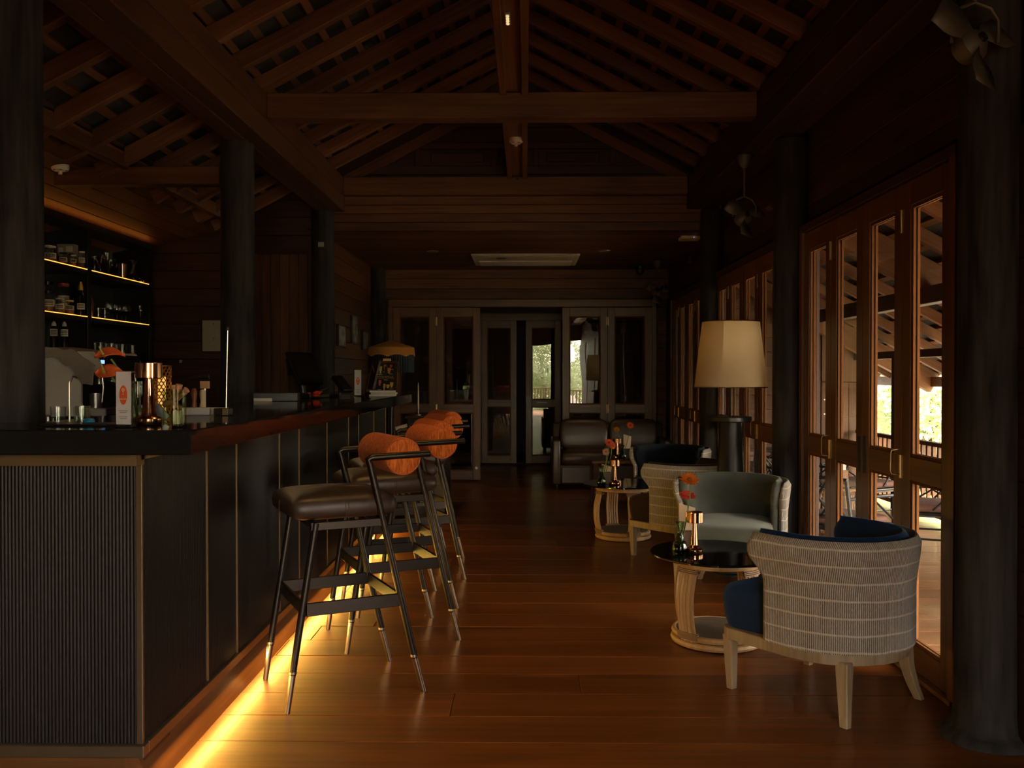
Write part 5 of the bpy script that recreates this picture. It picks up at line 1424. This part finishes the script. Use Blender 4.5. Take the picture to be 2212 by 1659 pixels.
def fan(label, x, y, z_mount, z_hub, r, yaw):
    o = thing('orbit_fan', label, 'fan', (x, y, z_mount))
    M_fan = plain('fan_cream', (.075,.062,.047), .55)
    MB().lathe([(0,0),(.045,0),(.045,-.02),(.035,-.06),(.012,-.085),(0,-.085)], 18).build('mount', M_fan, o, smooth=True)
    d = z_hub-z_mount
    MB().tube([(0,0,-.08),(0,0,d+.13)], .008, 8).build('stem', M_fan, o, smooth=True)
    yk = MB().tube([(-.075,0,d),(-.075,0,d+.07),(-.05,0,d+.11),(0,0,d+.13),(.05,0,d+.11),(.075,0,d+.07),(.075,0,d)], .006, 6).build('yoke', M_fan, o, smooth=True)
    hd = bpy.data.objects.new('fan_head', None)
    t = Matrix.Rotation(yaw, 4, 'Z') @ Matrix.Rotation(R(72), 4, 'X')
    h = MB().lathe([(0,-.06),(.045,-.055),(.055,-.02),(.055,.0),(.034,.02),(.020,.028),(0,.030)], 20)
    h.v = [tuple(t @ Vector(v)) for v in h.v]
    mh = h.build('motor', M_fan, o, loc=(0,0,d), smooth=True)
    c = MB().lathe([(0,.028),(.018,.028),(.016,.036),(0,.038)], 14); c.v = [tuple(t @ Vector(v)) for v in c.v]; c.build('hub_cap', M_black, mh, smooth=True)
    for k in range(3):
        a0 = k*2*PI/3+.4; m = MB(); nn = 6
        for i in range(nn+1):
            q = .03+(r-.03)*i/nn; wd = .30+.35*math.sin(PI*min(1, i/nn+.1)*.9)
            for e in (-1, 1):
                a = a0+e*wd*.8; m.v.append(tuple(t @ Vector((q*math.cos(a), q*math.sin(a), -.012*e+.008))))
        m.f = [(2*i,2*i+1,2*i+3,2*i+2) for i in range(nn)]
        b_ = m.build('blade', plain('blade_cream', (.075,.062,.047), .5), mh, smooth=True); md = b_.modifiers.new('thick','SOLIDIFY'); md.thickness = .002
    return o
fan('nearest orbit fan under the right beam, top right above the column', 1.445, 2.92, 2.68, 2.325, .18, R(25))
fan('second orbit fan under the right beam, beyond the nearest doors', 1.42, 5.86, 2.68, 2.285, .15, R(20))
fan('farthest orbit fan hanging in the far right corner', 1.435, 9.8, 2.50, 2.16, .14, R(0))

# ------------------------------------------------------------------ terrace furniture
M_bam = plain('black_bamboo', (.014, .014, .015), .28, spec=.6)
M_brc = plain('brown_cushion', (.18, .085, .062), .9, noise=.3, nscale=60)
def terrace_chair(label):
    o = thing('bamboo_chair', label, 'chair', (0,0,0), 0, 'black terrace chairs')
    w, d = .27, .26
    for sx in (-1, 1):
        MB().tube([(sx*w,d,0),(sx*w,d,.62)], .015, 8).build('leg', M_bam, o, smooth=True)
        MB().tube([(sx*w,-d,0),(sx*w,-d,.42),(sx*w,-d-.06,.80)], .015, 8).build('leg', M_bam, o, smooth=True)
        MB().tube([(sx*w,d+.02,.62),(sx*w,0,.63),(sx*w,-d-.03,.63)], .015, 8).build('armrest', M_bam, o, smooth=True)
        MB().tube([(sx*w,d,.12),(sx*w,-d,.12)], .011, 6).tube([(sx*w,d,.36),(sx*w,-d,.36)], .013, 6).build('side_rail', M_bam, o, smooth=True)
        MB().tube([(sx*w,d,.40),(sx*w,0,.61)], .009, 6).tube([(sx*w,-d,.42),(sx*w,.02,.61)], .009, 6).tube([(sx*w,0,.40),(sx*w,-d*.6,.62)], .009, 6).build('lattice', M_bam, o, smooth=True)
    MB().tube([(-w,d,.36),(w,d,.36)], .013, 6).tube([(-w,d,.12),(w,d,.12)], .011, 6).build('front_rail', M_bam, o, smooth=True)
    m = MB().tube([(-w-.01,-d-.06,.80),(w+.01,-d-.06,.80)], .015, 8).tube([(-w,-d-.005,.46),(w,-d-.005,.46)], .012, 6)
    m.build('back_rail', M_bam, o, smooth=True)
    m = MB()
    for a, b in ((-.9,-.1),(-.1,-.9),(-.4,.4),(.4,-.4),(.1,.9),(.9,.1)): m.tube([(a*w,-d-.008,.47),(b*w,-d-.055,.79)], .009, 6)
    m.build('back_lattice', M_bam, o, smooth=True)
    superbox(w-.01, d-.01, .045, e=.25).build('seat_cushion', M_brc, o, loc=(0, 0, .41), smooth=True)
    MB().box(-w,w,-d,d,.33,.365).build('seat_frame', M_bam, o)
    return o
t1 = terrace_chair('black bamboo terrace chair nearest the glass, with brown cushion'); t1.location = (2.98, 6.62, 0); t1.rotation_euler = (0,0,R(68)); t1.scale = (.88, .88, .74)
dup(t1, (2.12, 6.05, 0), R(-55), 'black bamboo terrace chair close behind the second door leaf')
dup(t1, (2.35, 7.66, 0), R(200), 'black bamboo terrace chair beyond the terrace table')
dup(t1, (2.98, 8.0, 0), R(120), 'black bamboo terrace chair next to the railing by the dark post')
dup(t1, (2.2, 8.45, 0), R(20), 'black bamboo terrace chair near the terrace end wall')
tt = rattan_table('rattan table with glass top standing on the terrace', (2.42, 6.98, 0), R(10)); tt.scale = (.8, .8, 1.0)
tbx = thing('menu_box', 'wooden box of upright cards on the terrace table', 'box', (2.43, 6.97, .4225), R(10))
MB().box(-.05,.05,-.04,.04,0,.10).build('box_body', plain('pale_brown_box', (.32,.17,.085), .6), tbx, bevel=.003)
for i in range(3): MB().box(-.035+i*.01,.04,-.02+i*.015,-.016+i*.015,.08,.155+.01*i).build('card', M_white, tbx)
bn = thing('bench', 'low wooden bench along the terrace end wall', 'bench', (2.2, 9.15, 0))
MB().box(-.42,.5,-.22,.22,.40,.45).build('seat', M_outx, bn, bevel=.004); MB().box(-.42,.5,-.2,.2,.45,.50).build('cushion', M_brc, bn, bevel=.01)
for x in (-.36,.44): MB().box(x-.03,x+.03,-.18,.18,0,.40).build('leg', M_outx, bn)
